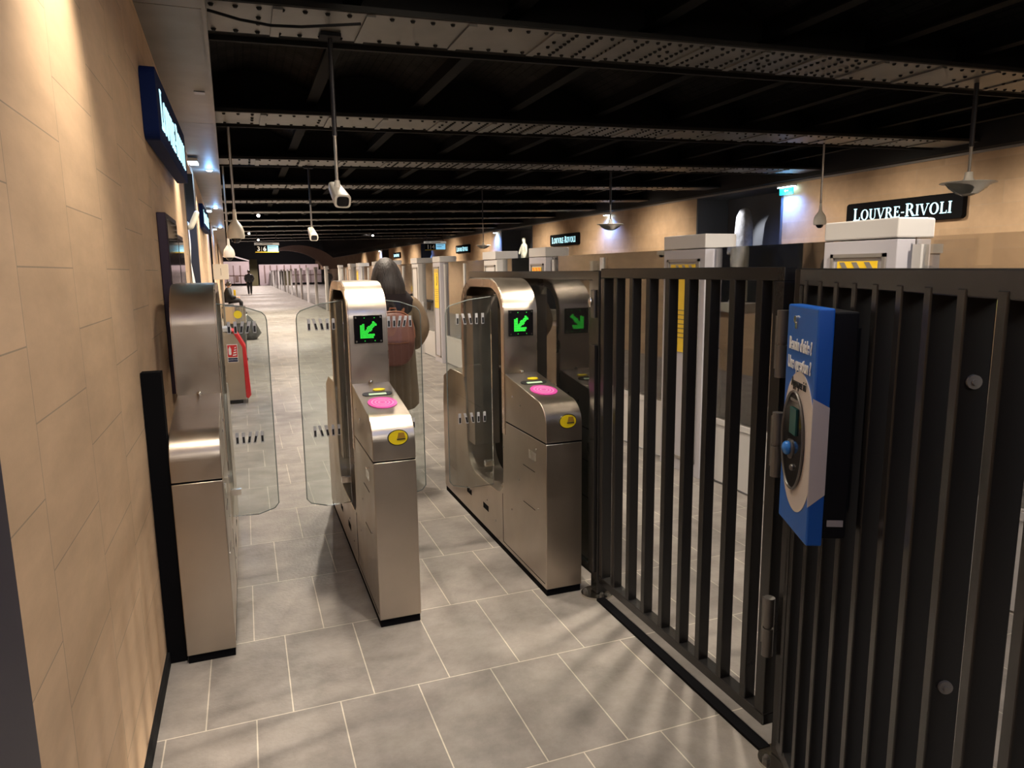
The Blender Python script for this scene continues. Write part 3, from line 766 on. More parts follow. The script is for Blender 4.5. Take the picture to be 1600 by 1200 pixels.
luminaire('small far cool lamp left of the white one and four display', (9.56, 38.0, 3.06), -PI/2, 18)
luminaire('tiny farthest cool lamp on the right wall above the door columns', (9.56, 52.6, 3.06), -PI/2, 18)
for k, (y, lb) in enumerate(((8.9, 'cool lamp on the left wall above the niche past the blue name sign'), (15.6, 'second cool lamp along the left wall past the statue'),
                      (22.0, 'farther cool lamp along the left wall'))):
    luminaire(lb, (lx(y)+.005, y, 2.84), PI/2, 7)
def ceiling_lamp(label, x, y):
    t = thing('soffit_light', label, 'light', (x, y, 2.88), 0, 'recessed cool soffit lights')
    MB().disc((0, 0, -.006), .055, .006).build('ring', 'greyframe', t)
    autosmooth(MB().ball((0, 0, -.008), (.035, .035, .014)).build('bulb', 'ledwhite', t))
    lamp('POINT', (x, y, 2.78), 2.6, (.2, .5, 1), size=.03)
ceiling_lamp('cool white soffit light nearest, beside the left stone wall', -.30, 9.9)
ceiling_lamp('second cool soffit light further along the left wall', -.41, 15.5)
ceiling_lamp('third cool soffit light further along the left wall', -.50, 22.0)
t = tag(MB().box(-.235, -.165, 5.72, 5.80, 2.872, 2.879).build('soffit_hatch', 'greyframe'), 'small rectangular hatch in the grey soffit above the left wall', 'hatch')

# recessed spot heads in the ceiling
def spot_head(label, x, y, z=3.02):
    t = thing('ceiling_spotlight', label, 'light', (x, y, z), 0, 'bright ceiling spotlights')
    autosmooth(MB().tube([(0, .08, .10), (0, 0, 0)], [.055, .05], 16).build('lamp_body', 'black', t))
    b_ = MB().ball((0, -.005, -.008), (.036, .03, .036)); autosmooth(b_.build('bulb', 'warmbulb', t))
    MB().tube([(0, .08, .10), (0, .08, .42)], .012, 8).build('stem', 'black', t)
spot_head('bright ceiling spotlight left of the near hanging camera', .70, 7.25, 3.08)
spot_head('small bright ceiling spotlight above the white dome camera', .47, 19.2)
spot_head('tiny bright ceiling spotlight beside the white dome camera', .32, 27.9)
spot_head('small ceiling spotlight far off, left of the three and six display', .75, 33.4)
spot_head('small ceiling spotlight right of the second hanging camera', 5.0, 29.0)

# ------------------------------------------------------------------ framed panels on the near left wall
def wall_frame(label, y0, y1, z0, z1):
    t = thing('poster_frame', label, 'frame', (lx(y0), y0, 0), math.radians(90)); L = y1-y0
    MB().box(0, L, -.045, 0, z0, z1).build('frame', 'violet', t, bevel=.004)
    MB().box(.03, L-.03, -.048, -.044, z0+.03, z1-.03).build('glazing', 'frameglass', t)
wall_frame('larger violet framed glass poster case low behind the left gate', 4.2, 4.85, .95, 1.92)
wall_frame('smaller violet framed glass poster case further along left wall', 5.05, 5.5, 1.1, 1.85)
tag(MB().box(-.399, -.378, .2, 1.30, 0, 2.3).build('door_frame', 'navywall', bevel=.004), 'dark navy upright door frame at the near left edge', 'door frame')

# ------------------------------------------------------------------ hanging devices
def ztop(x): return 2.995+zc(x)
def dome_cam(label, x, y, zb, s=1.0, zt=None):
    t = thing('dome_camera', label, 'camera', (x, y, zb), 0, 'hanging white dome cameras')
    zt = (zt or ztop(x))-zb
    MB().tube([(0, 0, .30*s), (0, 0, zt)], .013, 10).build('rod', 'rod_light', t)
    b_ = MB().loft([(0, 0, .05*s, .075*s, .075*s), (0, 0, .065*s, .082*s, .082*s), (0, 0, .12*s, .080*s, .080*s), (0, 0, .165*s, .068*s, .068*s), (0, 0, .205*s, .040*s, .040*s), (0, 0, .235*s, .020*s, .020*s), (0, 0, .33*s, .016*s, .016*s)], 24)
    autosmooth(b_.build('housing', 'camwhite', t))
    autosmooth(MB().ball((0, 0, .052*s), (.048*s, .048*s, .048*s), 16, 8).build('lens_dome', 'lens', t))
dome_cam('large white dome camera hanging near the left wall', -.035, 7.62, 1.885)
dome_cam('smaller white dome camera hanging behind the large one at left', -.15, 10.35, 1.76, .9)
dome_cam('white dome camera hanging on a rod left of the big station name sign', 7.26, 7.55, 2.085, 1.0, 3.2)
def bullet_cam(label, x, y, zb, s=1.0, ang=.45):
    t = thing('bullet_camera', label, 'camera', (x, y, zb), 0, 'white bullet cameras hanging from the beams')
    zt = ztop(x)-zb
    MB().tube([(0, 0, .55*s), (0, 0, zt)], .020*s, 12).build('pole', 'rod', t)
    MB().tube([(0, 0, .16*s), (0, 0, .56*s)], .014*s, 12).build('lower_rod', 'rod_light', t)
    MB().box(-.06, .06, -.06, .06, zt-.02, zt).build('bracket', 'black', t)
    autosmooth(MB().loft([(0, 0, .10*s, .032*s, .032*s), (0, 0, .18*s, .022*s, .022*s)], 14).build('socket', 'camwhite', t))
    RR = Matrix.Rotation(ang, 4, 'Z') @ Matrix.Rotation(math.radians(24), 4, 'X')
    def sec(w_, h_, z, y):
        return [(w_*.5*math.copysign(abs(math.cos(a))**.5, math.cos(a)), y, z+h_*.5*math.copysign(abs(math.sin(a))**.5, math.sin(a))) for a in [2*PI*k/24 for k in range(24)]]
    b_ = MB(); rings = []
    for (w_, h_, z, yy) in ((.08, .06, .09, .17), (.10, .08, .085, .16), (.125, .10, .07, 0), (.14, .115, .058, -.13), (.14, .115, .056, -.15)):
        rings.append([b_.b.verts.new(Vector(p)*s) for p in sec(w_, h_, z, yy)])
    for A, B in zip(rings, rings[1:]):
        for k in range(24): b_.b.faces.new([A[k], A[(k+1) % 24], B[(k+1) % 24], B[k]])
    b_.b.faces.new(rings[0]); b_.b.faces.new(rings[-1])
    autosmooth(b_.xf(RR).build('camera_body', 'camwhite', t), 50)
    l_ = MB(); pts = [(p[0]*.82, p[2]*1.0) for p in sec(.125, .085, .0, 0)]
    l_.prism([(p*s, (q+.056)*s) for p, q in pts], 'y', -.157*s, -.148*s)
    l_.xf(RR).build('lens_window', 'lens', t)
bullet_cam('near white box camera hanging on a long dark pole', .59, 4.62, 2.03, .72, .12)
bullet_cam('smaller white box camera hanging further along the platform', .94, 10.3, 2.07, .8, .1)
def speaker(label, x, y, zb, s=1.0, zt=None):
    t = thing('hanging_speaker', label, 'speaker', (x, y, zb), 0, 'white saucer speakers')
    zt = (zt or ztop(x))-zb
    MB().tube([(0, 0, .18*s), (0, 0, zt*.45)], .014*s, 10).build('rod', 'rod_light', t)
    MB().tube([(0, 0, zt*.44), (0, 0, zt)], .020*s, 10).build('pole', 'rod', t)
    a_ = .28
    b_ = MB(); n = 24; R0 = .25*s
    # disc with a rolled cone down to the middle, open on both sides
    tp = MB().loft([(0, 0, .105*s, R0, R0*.8), (0, 0, .112*s, R0*.96, R0*.77), (0, 0, .118*s, .03*s, .03*s)], 36); autosmooth(tp.build('saucer', 'camwhite', t))
    autosmooth(MB().loft([(0, 0, .11*s, .06*s, .06*s), (0, 0, .15*s, .036*s, .036*s), (0, 0, .20*s, .03*s, .03*s)], 18).build('collar', 'camwhite', t))
    autosmooth(MB().loft([(0, -.02*s, .105*s, R0*.93, R0*.72), (0, -.02*s, .085*s, R0*.66, R0*.60), (0, -.02*s, .055*s, R0*.36, R0*.5), (0, -.02*s, .012*s, R0*.16, R0*.3)], 24).build('cone', 'camwhite', t))
    autosmooth(MB().loft([(0, 0, .104*s, R0*.86, R0*.62), (0, 0, .06*s, R0*.7, R0*.5), (0, 0, .02*s, R0*.45, R0*.3), (0, 0, 0, R0*.18, R0*.16)], 28, False).build('bowl', M['glass'], t))
speaker('white saucer speaker hanging in front of the nearest station name sign', 6.01, 4.55, 2.19, 1.0)
speaker('white saucer speaker hanging before the right wall beside the blue glow', 5.60, 10.3, 2.20, .9)
speaker('distant white saucer speaker hanging above the white door columns', 4.37, 13.1, 2.0, .6)
t = thing('cable', 'thin dark cable looping under the nearest ceiling beam at left', 'cable')
MB().tube([(-.08+.16*k, 4.30+.04*math.sin(k), 2.975-.012*math.sin(PI*k/5)*3) for k in range(6)], .008, 6).build('cable_run', 'black', t)

# passenger displays hanging from the ceiling
def display(label, x, y, z0, w_, n1, group='hanging passenger displays'):
    t = thing('passenger_display', label, 'display', (x, y, z0), 0, group); h_ = .33
    MB().box(0, w_, 0, .12, 0, h_*.70).build('housing', 'signbody', t)
    MB().box(-.02, w_+.02, -.01, .13, h_*.70, h_*.95).build('header', 'sign_white', t)
    MB().box(0, w_, -.012, -.002, -.02, 0).build('yellow_edge', 'yellow', t)
    MB().box(w_*.52, w_*.98, -.008, -.002, .01, h_*.66).build('screen', 'screen_blue', t)
    put_text('digit', n1[0], .21, (w_*.14, -.004, .10), 'txtwhite', t, bold=.004)
    put_text('digit', n1[2], .21, (w_*.40, -.004, .10), 'txtwhite', t, bold=.004)
    MB().box(w_*.262, w_*.272, -.006, -.002, .02, .17).build('divider', 'sign_white', t)
    lm = MB(); lm.box(w_*.04, w_*.2, -.014, -.01, h_*.78, h_*.87); lm.box(w_*.3, w_*.75, -.014, -.01, h_*.78, h_*.87); lm.box(w_*.56, w_*.9, -.012, -.008, h_*.5, h_*.56); lm.box(w_*.56, w_*.8, -.012, -.008, h_*.3, h_*.36)
    build_each(lm, 'small_print', 'greyframe', t)
    for q in (.1, .9): MB().tube([(w_*q, .06, h_*.95), (w_*q, .06, ztop(x)-z0)], .012, 6).build('rod', 'rod', t)
display('hanging display reading 3 and 6 over the platform', .47, 26.4, 2.31, .78, '3|6')
display('hanging display reading 1 and 4 over the tracks', 6.5, 26.4, 2.37, .80, '1|4')

# ------------------------------------------------------------------ platform screen doors (near platform edge)
XP = 3.15
def psd_column(i, y0, wide, notice):
    kind = 'with yellow notice' if notice else 'with plain framed front'
    t = thing('door_column', 'white platform door column %s, %s from the camera' % (kind, ORD[i]), 'column', (XP, y0, 0), 0, 'white platform screen door columns')
    W_ = wide; D = .30
    if notice:
        MB().prism(([(-.005, -.005)]+[(D-.10+.12*math.cos(math.radians(a)), .10+.105*math.sin(math.radians(a))) for a in range(-90, 1, 15)]+[(D+.02, W_), (-.005, W_)]), 'z', 1.735, 1.838).build('cap', 'white', t, bevel=.008)
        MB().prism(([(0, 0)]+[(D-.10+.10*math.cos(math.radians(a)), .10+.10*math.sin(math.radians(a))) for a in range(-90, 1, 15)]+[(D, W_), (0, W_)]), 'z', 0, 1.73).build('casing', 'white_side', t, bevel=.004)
    else:
        MB().box(-.02, D, 0, W_, 1.735, 1.838).build('cap', 'white', t, bevel=.006)
        MB().box(0, D-.02, 0, W_, 0, 1.73).build('casing', 'white', t, bevel=.004)
    if i < 12:
        f = MB(); a, b_, c, d = .06, W_-.06, .10, 1.66
        f.box(-.012, 0, a, a+.02, c, d); f.box(-.012, 0, b_-.02, b_, c, d); f.box(-.012, 0, a, b_, d-.02, d); f.box(-.012, 0, a, b_, c, c+.02)
        f.build('panel_frame', 'greyframe', t)
        if notice:
            n_ = MB().box(-.008, -.004, a+.05, b_-.05, .95, 1.62).build('notice', 'yellow', t)
            st = MB(); yy = a+.06
            while yy < b_-.12:
                st.prism([(yy, 1.56), (yy+.035, 1.56), (yy+.075, 1.615), (yy+.04, 1.615)], 'x', -.010, -.0085); yy += .085
            st.build('warning_stripes', 'orange' if i == 2 else 'greyframe', n_)
            ic = MB(); ic.tube([(-.0095, a+.13, 1.50), (-.0095, a+.11, 1.40), (-.0095, a+.16, 1.34)], .006, 6); ic.disc((-.0105, a+.14, 1.525), .014, .002, 'x', 12)
            for q in range(7): ic.box(-.0105, -.0085, a+.07, b_-.08-.03*(q % 3), 1.27-q*.035, 1.275-q*.035)
            ic.build('notice_print', 'tape', n_)
        if notice: MB().disc((D+.018, W_*.2, 1.80), .014, .006, 'x', 12).build('sensor', 'lens', t)
def glass_bay(i, y0, y1, doors):
    t = thing('glass_screen', '%s glass screen bay, %s from the camera' % ('double sliding door' if doors else 'fixed', ORD[i]), 'glass screen', (XP+.08, y0, 0), 0, 'glass screens along the platform edge')
    L = y1-y0
    posts = [0, L/2-.03, L-.05] if doors else [0, L-.05]
    if i < 16:
        MB().box(-.012, .03, .04, L-.04, .02, .47).build('base_panel', 'white', t, bevel=.002)
        MB().box(-.004, .006, 0, L, .47, 1.737).build('glass_pane', 'psd_glass', t)
        f = MB()
        for p in posts: f.box(-.02, .035, p, p+.05, .0, 1.70 if doors else 1.0)
        f.box(-.02, .035, 0, L, .45, .49)
        f.build('frame', 'white', t)
    else:
        MB().box(-.012, .03, .04, L-.04, .02, .47).build('base_panel', 'white', t)
        MB().box(-.004, .006, 0, L, .47, 1.737).build('glass_pane', 'psd_glass', t)
P0 = 4.53; ci = gi = 0
glass_bay(gi, .25, 2.70, True); gi += 1
for k in range(5):
    ya = 2.74+P0*k; yb = 4.36+P0*k
    psd_column(ci, ya, .49, True); ci += 1
    glass_bay(gi, ya+.51, yb-.02, False); gi += 1
    psd_column(ci, yb, .54, k == 0); ci += 1
    glass_bay(gi, yb+.56, ya+P0-.02, True); gi += 1
def far_columns(x, y0, y1, step, label, group, w_=.20):
    k = 0; y = y0; n = 0
    base = None
    while y < y1:
        if base is None:
            base = thing('door_column', label, 'column', (x, y, 0), 0, group)
            MB().box(0, .17, 0, w_, 0, 1.73).build('casing', 'white', base); MB().box(-.015, .15, -.015, w_+.015, 1.735, 1.82).build('cap', 'white', base)
        else:
            c = copy_tree(base); c.location = (x, y, 0)
        y += step
far_columns(XP, 25.4, 99, 4.53, 'tiny white door column among the many at the far end', 'farthest white platform door columns')
tag(MB().box(XP+.06, XP+.07, 25.4, 99, .02, 1.70).build('glass_screen', 'psd_glass'), 'long run of glass between the farthest white door columns', 'glass screen')
# opposite platform doors
def opp(i, y0, w_):
    t = thing('door_column', 'opposite platform white door column seen over the tracks, %s from the right' % ORD[i], 'column', (8.05, y0, 0), 0, 'white door columns of the opposite platform')
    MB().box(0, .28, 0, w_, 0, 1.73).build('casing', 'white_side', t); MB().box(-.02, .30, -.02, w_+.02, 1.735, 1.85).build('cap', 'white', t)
ys_ = []; k = 0
for i in range(8):
    opp(2*i, 6.6+4.53*i, .45); opp(2*i+1, 9.2+4.53*i, .5)
for i in range(8):
    for j, (a, b_) in enumerate(((7.06, 9.18), (9.72, 11.1))):
        t = thing('glass_screen', 'opposite platform glass screen, %s from the right' % ORD[2*i+j], 'glass screen', (8.12, a+4.53*i, 0), 0, 'glass screens of the opposite platform')
        L = b_-a
        MB().box(-.01, .03, 0, L, 0, .34).build('base_panel', 'white', t)
        MB().box(0, .01, 0, L, .34, 1.70).build('glass_pane', 'psd_glass', t)
        MB().box(-.01, .03, 0, L, 1.66, 1.70).build('top_rail', 'greyframe', t)
t = thing('ticket_kiosk', 'dark rounded machine on the opposite platform behind the fence', 'machine', (8.7, 13.5, 0))
MB().prism(rrect(1.5, 1.9, .12), 'x', 0, .5).xf(Matrix.Translation((0, 0, .95))).build('machine_body', 'black', t, bevel=.01)
MB().prism(rrect(.9, .9, .05), 'x', -.01, .0).xf(Matrix.Translation((0, -.1, 1.1))).build('machine_front', 'lens', t)

# ------------------------------------------------------------------ people
def skin_body(name, verts, edges, m, parent, root=0, sub=2):
    me = bpy.data.meshes.new(name); me.from_pydata([v[0] for v in verts], edges, []); me.update()
    o = bpy.data.objects.new(name, me); COL.objects.link(o); o.parent = parent
    me.materials.append(M[m]); sk = o.modifiers.new('skin', 'SKIN'); sk.use_smooth_shade = True
    for i, v in enumerate(verts):
        r = v[1]; me.skin_vertices[0].data[i].radius = (r, r) if not isinstance(r, tuple) else r
    me.skin_vertices[0].data[root].use_root = True
    sb = o.modifiers.new('sub', 'SUBSURF'); sb.levels = sub; sb.render_levels = sub
    return o
def chain_body(t, J, m='skin'):
    """J: joints of a standing figure; one continuous skin with five-fingered hands"""
    V = []; E = []; idx = {}
    def add(n, p, r, link=None):
        idx[n] = len(V); V.append((p, r))
        if link: E.append((idx[link], idx[n]))
    add('pel', J['pel'], (.12, .085)); add('bel', J['bel'], (.115, .08), 'pel'); add('che', J['che'], (.135, .09), 'bel'); add('nb', J['nb'], .055, 'che'); add('nk', J['nk'], .048, 'nb')
    add('hd1', J['hd1'], (.068, .078), 'nk'); add('hd2', J['hd2'], (.075, .09), 'hd1'); add('hd3', J['hd3'], (.055, .065), 'hd2')
    for s in 'LR':
        add('sh'+s, J['sh'+s], .052, 'che'); add('el'+s, J['el'+s], .038, 'sh'+s); add('wr'+s, J['wr'+s], .024, 'el'+s)
        a = Vector(J['wr'+s]); d = (a-Vector(J['el'+s])).normalized(); side = d.cross(Vector((0, 1, 0))).normalized()
        pm = a+d*.05; add('pa'+s, tuple(pm), (.034, .016), 'wr'+s)
        for k in range(4):
            b0 = a+d*.085+side*(-.027+.018*k); L = (.030, .036, .034, .026)[k]
            add('f%d%s' % (k, s), tuple(b0), .009, 'pa'+s); add('g%d%s' % (k, s), tuple(b0+d*L+Vector((0, .008, 0))), .0085, 'f%d%s' % (k, s))
            add('h%d%s' % (k, s), tuple(b0+d*L*1.8+Vector((0, .022, 0))), .0075, 'g%d%s' % (k, s))
        b0 = a+d*.03+Vector((0, .03, 0)); add('t0'+s, tuple(b0), .011, 'pa'+s); add('t1'+s, tuple(b0+d*.035+Vector((0, .012, 0))), .009, 't0'+s)
        add('hi'+s, J['hi'+s], .085, 'pel'); add('kn'+s, J['kn'+s], .055, 'hi'+s); add('an'+s, J['an'+s], .034, 'kn'+s); add('to'+s, J['to'+s], (.036, .024), 'an'+s)
    return skin_body('body', V, E, m, t)
def standing(sc=1.0, stride=.16):
    J = dict(pel=(0, 0, .95), bel=(0, .01, 1.10), che=(0, .0, 1.30), nb=(0, .0, 1.42), nk=(0, .01, 1.48), hd1=(0, .025, 1.54), hd2=(0, .02, 1.60), hd3=(0, .015, 1.65))
    for s, q in (('L', -1), ('R', 1)):
        J['sh'+s] = (q*.165, 0, 1.36); J['el'+s] = (q*.235, -.06*q*0+(-.05), 1.09); J['wr'+s] = (q*.19, .10, .90)
        J['hi'+s] = (q*.09, 0, .90); J['kn'+s] = (q*.095, q*stride*.6+.03, .50); J['an'+s] = (q*.09, q*stride, .09); J['to'+s] = (q*.095, q*stride+.12, .035)
    return {k: tuple(c*sc for c in v) for k, v in J.items()}
# woman with backpack walking away
t = thing('person', 'person with long grey-brown hair, beige coat and rose-brown backpack walking away', 'person', (1.03, 5.45, 0))
J = standing(1.0, .14)
for s_, q in (('L', -1), ('R', 1)): J['el'+s_] = (q*.25, -.04, 1.14); J['wr'+s_] = (q*.195, .11, .975)
chain_body(t, J)
autosmooth(MB().ball((0, .118, 1.565), (.012, .018, .02)).build('nose', 'skin', t))
coat = MB()
n = 28
coat.loft([(0, .02, .50, .235, .20), (0, .02, .60, .228, .19), (0, .01, .80, .215, .175), (0, .0, .98, .205, .155), (0, 0, 1.12, .20, .14), (0, 0, 1.25, .212, .14), (0, 0, 1.34, .205, .125), (0, .0, 1.40, .16, .10), (0, .01, 1.445, .085, .075)], n, True)
for q, s in ((-1, 'L'), (1, 'R')):
    coat.tube([(q*.13, 0, 1.365), (q*.185, -.005, 1.345), (q*.222, -.02, 1.29), (q*.252, -.045, 1.21), (q*.262, -.05, 1.145), (q*.245, .01, 1.07), (q*.205, .085, .985)], [.06, .070, .068, .062, .060, .052, .044], 16)
co = coat.build('coat', 'coat', t); autosmooth(co, 60); co.modifiers.new('sub', 'SUBSURF').render_levels = 1
autosmooth(MB().loft([(0, -.01, 1.26, .17, .14), (0, -.01, 1.31, .195, .155), (0, -.005, 1.38, .205, .15), (0, .005, 1.44, .155, .125), (0, .01, 1.50, .105, .10), (0, .015, 1.53, .085, .08)], 24).build('scarf', 'scarf', t), 60)
h = MB(); h.loft([(.0, -.05, 1.40, .105, .05), (0, -.045, 1.43, .138, .085), (0, -.03, 1.49, .135, .105), (0, -.018, 1.55, .120, .110), (0, -.005, 1.61, .102, .108), (0, .005, 1.655, .078, .088), (0, .012, 1.69, .045, .055), (0, .015, 1.702, .012, .015)], 24)
autosmooth(h.build('hair', 'hair', t), 70)
for q in (-1, 1):
    autosmooth(MB().loft([(q*.095, q*.14+.07, .0, .045, .12), (q*.095, q*.14+.07, .03, .045, .12), (q*.095, q*.14+.05, .06, .042, .09), (q*.092, q*.14, .12, .045, .055), (q*.092, q*.13, .28, .055, .06)], 16).build('boot', 'shoe', t))
bk = MB(); 
def packring(y, s): return [(x*s, y, z) for x, z in [(.155*math.copysign(abs(math.cos(a))**.75, math.cos(a)), 1.10+.205*math.copysign(abs(math.sin(a))**.8, math.sin(a))) for a in [2*PI*k/32 for k in range(32)]]]
rings = []
for y, s, dz in ((-.12, .94, 0), (-.14, 1.0, 0), (-.22, 1.0, -.005), (-.25, .93, -.008), (-.265, .78, -.01), (-.27, .3, -.01)):
    rings.append([bk.b.verts.new((x, yy, 1.10+(z-1.10)*(s)+dz)) for x, yy, z in packring(y, s)])
for A, B in zip(rings, rings[1:]):
    for k in range(32): bk.b.faces.new([A[k], A[(k+1) % 32], B[(k+1) % 32], B[k]])
bk.b.faces.new(rings[0]); bk.b.faces.new(rings[-1])
b_ = bk.build('backpack', 'pack', t); autosmooth(b_, 60)
tr_ = MB(); tr_.tube([(p[0]*.97, -.225, 1.10+(p[2]-1.10)*.985) for p in packring(0, 1.03)[0:17]], .006, 6); tr_.tube([(-.10, -.272, 1.07), (0, -.276, 1.065), (.10, -.272, 1.07)], .0045, 6)
tr_.build('zip_trim', 'packtrim', b_)
for q in (-1, 1):
    MB().tube([(q*.08, -.15, 1.28), (q*.11, -.10, 1.375), (q*.12, .03, 1.40), (q*.125, .115, 1.33), (q*.14, .11, 1.15)], .016, 8).build('strap', 'packtrim', b_)
autosmooth(MB().tube([(-.03, -.19, 1.285), (-.02, -.20, 1.325), (.02, -.20, 1.325), (.03, -.19, 1.285)], .007, 8).build('loop', 'packtrim', b_))
# distant person walking away on the platform
def walker(label, loc, rz, sc, top, legs):
    t = thing('person', label, 'person', loc, rz)
    J = standing(sc, .12); chain_body(t, J)
    c = MB().loft([(0, 0, .88, .20, .15), (0, 0, 1.0, .205, .155), (0, 0, 1.2, .215, .15), (0, 0, 1.34, .21, .13), (0, 0, 1.43, .09, .08)], 20)
    for q in (-1, 1): c.tube([(q*.15, 0, 1.36), (q*.225, -.02, 1.26), (q*.265, -.05, 1.09), (q*.20, .09, .91)], [.07, .07, .06, .045], 12)
    autosmooth(c.build('jacket', top, t), 60)
    l = MB()
    for q in (-1, 1): l.tube([(q*.09, 0, .93), (q*.095, q*.07, .50), (q*.09, q*.12, .09)], [.11, .075, .055], 12)
    l.build('trousers', legs, t, smooth=True)
    autosmooth(MB().loft([(0, -.02, 1.50, .08, .08), (0, -.01, 1.58, .095, .10), (0, .0, 1.65, .085, .09), (0, .01, 1.70, .03, .04)], 16).build('hair', 'hair', t), 70)
    s_ = MB()
    for q in (-1, 1): s_.loft([(q*.092, q*.12+.05, 0, .045, .13), (q*.092, q*.12+.05, .05, .045, .12), (q*.09, q*.12, .09, .04, .06)], 12)
    s_.build('shoes', 'white', t)
    t.scale = (1.1, 1.1, 1.06)
walker('distant person in grey jacket and black trousers walking down the platform', (.42, 55, 0), .1, 1.0, 'greycloth', 'darkcloth')
# bench with a seated person on the left
t = thing('person', 'person in black sitting on the bench by the left wall', 'person', (-.60, 30.0, 0), -PI/2)
J = dict(pel=(0, 0, .50), bel=(0, .0, .66), che=(0, .02, .88), nb=(0, .04, 1.0), nk=(0, .05, 1.06), hd1=(0, .08, 1.12), hd2=(0, .08, 1.18), hd3=(0, .07, 1.23))
for s, q in (('L', -1), ('R', 1)):
    J['sh'+s] = (q*.165, .02, .94); J['el'+s] = (q*.22, .08, .70); J['wr'+s] = (q*.10, .30, .66)
    J['hi'+s] = (q*.09, .05, .50); J['kn'+s] = (q*.11, .45, .52); J['an'+s] = (q*.10, .48, .09); J['to'+s] = (q*.10, .60, .035)
chain_body(t, J)
c = MB().loft([(0, 0, .45, .19, .16), (0, 0, .62, .19, .15), (0, .01, .82, .21, .15), (0, .03, .96, .19, .12), (0, .04, 1.03, .08, .08)], 20)
for q in (-1, 1): c.tube([(q*.15, .02, .95), (q*.225, .06, .80), (q*.22, .12, .68), (q*.12, .28, .66)], [.07, .07, .06, .045], 12)
autosmooth(c.build('coat', 'darkcloth', t), 60)
l = MB()
for q in (-1, 1): l.tube([(q*.09, .0, .50), (q*.11, .40, .53), (q*.11, .47, .45), (q*.10, .48, .10)], [.11, .085, .075, .055], 12)
l.build('trousers', 'darkcloth', t, smooth=True)
autosmooth(MB().loft([(0, .04, 1.10, .08, .08), (0, .06, 1.17, .095, .10), (0, .07, 1.24, .07, .08), (0, .07, 1.27, .02, .03)], 16).build('hair', 'hair', t), 70)
s_ = MB()
for q in (-1, 1): s_.loft([(q*.10, .54, 0, .045, .13), (q*.10, .54, .05, .045, .12), (q*.10, .49, .09, .04, .06)], 12)
s_.build('shoes', 'shoe', t)
MB().box(-.12, .12, .22, .30, .72, .94).build('yellow_book', 'yellow', t)
t = thing('bench', 'dark bench along the left wall under the seated person', 'bench', (-.60, 28.4, 0))
MB().box(-.17, .20, -1.2, 1.2, .36, .40).build('seat', 'darkcloth', t); MB().box(-.15, .15, -1.1, -1.0, 0, .36).build('leg', 'greyframe', t); MB().box(-.15, .15, 1.0, 1.1, 0, .36).build('leg', 'greyframe', t)

# ------------------------------------------------------------------ statues and relief in the niches
def statue(label, loc, rz, h_=1.0, raise_arm=False, m='statue'):
    t = thing('statue', label, 'statue', loc, rz)
    V = []; E = []
    def add(p, r, l=None):
        V.append((tuple(c*h_ for c in p), tuple(c*h_ for c in r) if isinstance(r, tuple) else r*h_))
        if l is not None: E.append((l, len(V)-1))
        return len(V)-1
    a = add((0, 0, .95), (.14, .10)); b_ = add((.01, 0, 1.12), (.12, .09), a); c = add((.02, 0, 1.30), (.15, .10), b_); d = add((.02, 0, 1.44), .05, c)
    e = add((.03, -.02, 1.55), (.07, .08), d); add((.03, -.02, 1.66), (.055, .065), e)
    s1 = add((-.15, 0, 1.38), .055, c); 
    if raise_arm: k = add((-.27, -.14, 1.25), .045, s1); add((-.24, -.24, 1.48), .035, k)
    else: k = add((-.20, -.10, 1.12), .045, s1); add((-.05, -.17, 1.05), .035, k)
    s1 = add((.19, 0, 1.36), .055, c); k = add((.25, 0, 1.10), .045, s1); add((.22, -.06, .88), .035, k)
    l1 = add((-.08, 0, .88), .10, a); k = add((-.09, -.08, .48), .07, l1); f = add((-.09, .02, .08), .05, k); add((-.09, -.1, .03), .04, f)
    l1 = add((.10, 0, .88), .10, a); k = add((.10, 0, .48), .075, l1); f = add((.10, .02, .08), .05, k); add((.12, -.1, .03), .04, f)
    skin_body('figure', V, E, m, t)
    dr = MB(); dr.loft([(.02, .04, .05, .16, .12), (.03, .04, .5, .17, .12), (.02, .03, .95, .18, .13), (-.0, .03, 1.1, .14, .1)], 18, power=.8)
    dr.xf(Matrix.Scale(h_, 4)); autosmooth(dr.build('drapery', m, t), 60)
    MB().box(-.28, .28, -.2, .25, -.12, .02).build('plinth', m, t)
    return t
statue('white statue standing in the second dark niche of the right wall', (9.95, 25.0, 1.12), -PI/2, 1.0)
statue('pale figure with raised hand in the left wall niche', (lx(8.9)-.14, 8.95, 1.03), PI/2, .85, True)
statue('distant pale bust-like statue in the far right wall niche', (9.95, 38.7, 1.12), -PI/2, .95)
t = thing('stone_stele', 'grey rounded upright carved stone in the nearest right wall niche', 'stone', (9.98, 12.50, 1.02))
MB().loft([(0, 0, 0, .16, .27), (0, 0, .55, .15, .255), (0, 0, .9, .14, .235), (0, 0, 1.35, .135, .225), (0, 0, 1.62, .12, .19), (0, 0, 1.75, .08, .12), (0, 0, 1.79, .03, .05)], 26, power=.85).build('slab', 'relief', t, smooth=True)
lamp('SPOT', (9.45, 13.2, 2.9), 110, (.9, .93, 1), (10.0, 12.3, 2.1), .02, 60, .5)
lamp('SPOT', (9.4, 24.2, 2.95), 45, (1, .97, .85), (9.95, 25, 2.1), .02, 60, .5)
lamp('SPOT', (lx(8)+.25, 8.0, 2.75), 20, (1, .9, .8), (lx(9)-.15, 8.95, 2.0), .02, 60, .5)

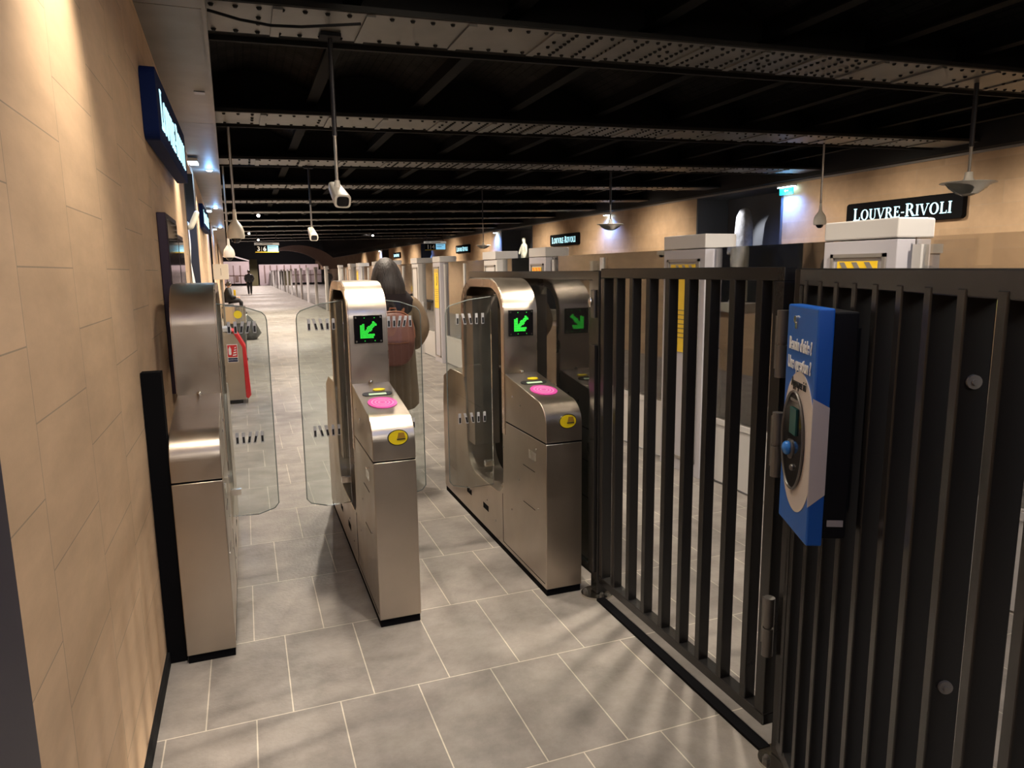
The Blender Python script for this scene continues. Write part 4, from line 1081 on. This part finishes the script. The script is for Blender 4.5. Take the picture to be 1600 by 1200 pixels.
# ------------------------------------------------------------------ small things on the left of the platform
t = thing('extinguisher_cabinet', 'steel fire extinguisher cabinet with red front edge behind left gate', 'cabinet', (-.30, 9.2, 0))
cp = [(0, .05), (.26, .05), (.29, .10), (.29, .66), (.20, .88), (0, .92)]
MB().prism([(0, .05), (.24, .05), (.24, .70), (.155, .87), (0, .90)], 'y', 0, .38).build('casing', 'steel', t, bevel=.004)
MB().prism([(.24, .08), (.265, .06), (.30, .10), (.275, .70), (.175, .90), (.12, .915), (.15, .865), (.235, .70)], 'y', -.01, .39).build('red_front', 'red', t, bevel=.006)
MB().prism([(-.01, .895), (.13, .895), (.11, .94), (.0, .945)], 'y', -.01, .39).build('lid', 'white', t, bevel=.004)
st = MB().box(.06, .18, -.004, 0, .52, .74).build('sticker', 'txtwhite', t)
MB().box(.066, .174, -.006, -.004, .585, .733).build('red_field', 'red', st)
e_ = MB(); e_.prism(rrect(.030, .085, .012), 'y', -.008, -.006).xf(Matrix.Translation((.092, 0, .655))); e_.box(.086, .098, -.008, -.006, .695, .715)
for q in range(4): e_.prism([(.12+.008*q, .60+.03*q), (.160, .605+.03*q), (.165, .62+.03*q), (.125+.008*q, .615+.03*q)], 'y', -.008, -.006)
e_.build('extinguisher_icon', 'txtwhite', st)
MB().box(.066, .174, -.006, -.004, .527, .575).build('blue_field', 'signblue', st); put_text('lettering', 'EXTINCTEUR', .018, (.12, -.007, .551), 'txtwhite', st)
MB().box(.02, .2, .05, .33, 0, .05).build('foot', 'black', t)
t = thing('waste_bin', 'steel rimmed bin with round yellow sticker behind the left gate', 'bin', (-.33, 13.6, 0))
MB().disc((.15, .2, 0), .17, .05).build('base', 'black', t)
autosmooth(MB().tube([(.15, .2, .70), (.15, .2, 1.0)], .19, 24).build('rim', 'steel_bright', t))
autosmooth(MB().tube([(.15, .2, .05), (.15, .2, .70)], [.16, .18], 20).build('liner_bag', 'bag', t), 60)
MB().disc((.20, -.004, .86), .07, .008, 'y', 24).build('yellow_sticker', 'yel2', t)
t = thing('bin_bag', 'crumpled dark plastic bag on the floor beyond the steel rimmed bin', 'bag', (.06, 18.2, 0))
MB().loft([(0, 0, 0, .16, .16), (.04, 0, .15, .24, .2), (-.02, 0, .38, .19, .17), (-.08, 0, .56, .10, .1), (-.10, 0, .64, .04, .04)], 14).build('bag_body', 'bag', t, smooth=True)
t = thing('pole_box', 'cream box on a thin post by the left wall beyond the gate', 'box', (-.46, 13.0, 0))
MB().box(0, .24, 0, .12, 1.49, 1.75).build('box_body', M['camwhite'], t, bevel=.006); MB().box(.117, .123, -.002, 0, 1.56, 1.68).build('slot_mark', 'slot', t)
MB().tube([(.12, .06, 0), (.12, .06, 1.49)], .02, 8).build('post', 'greyframe', t)
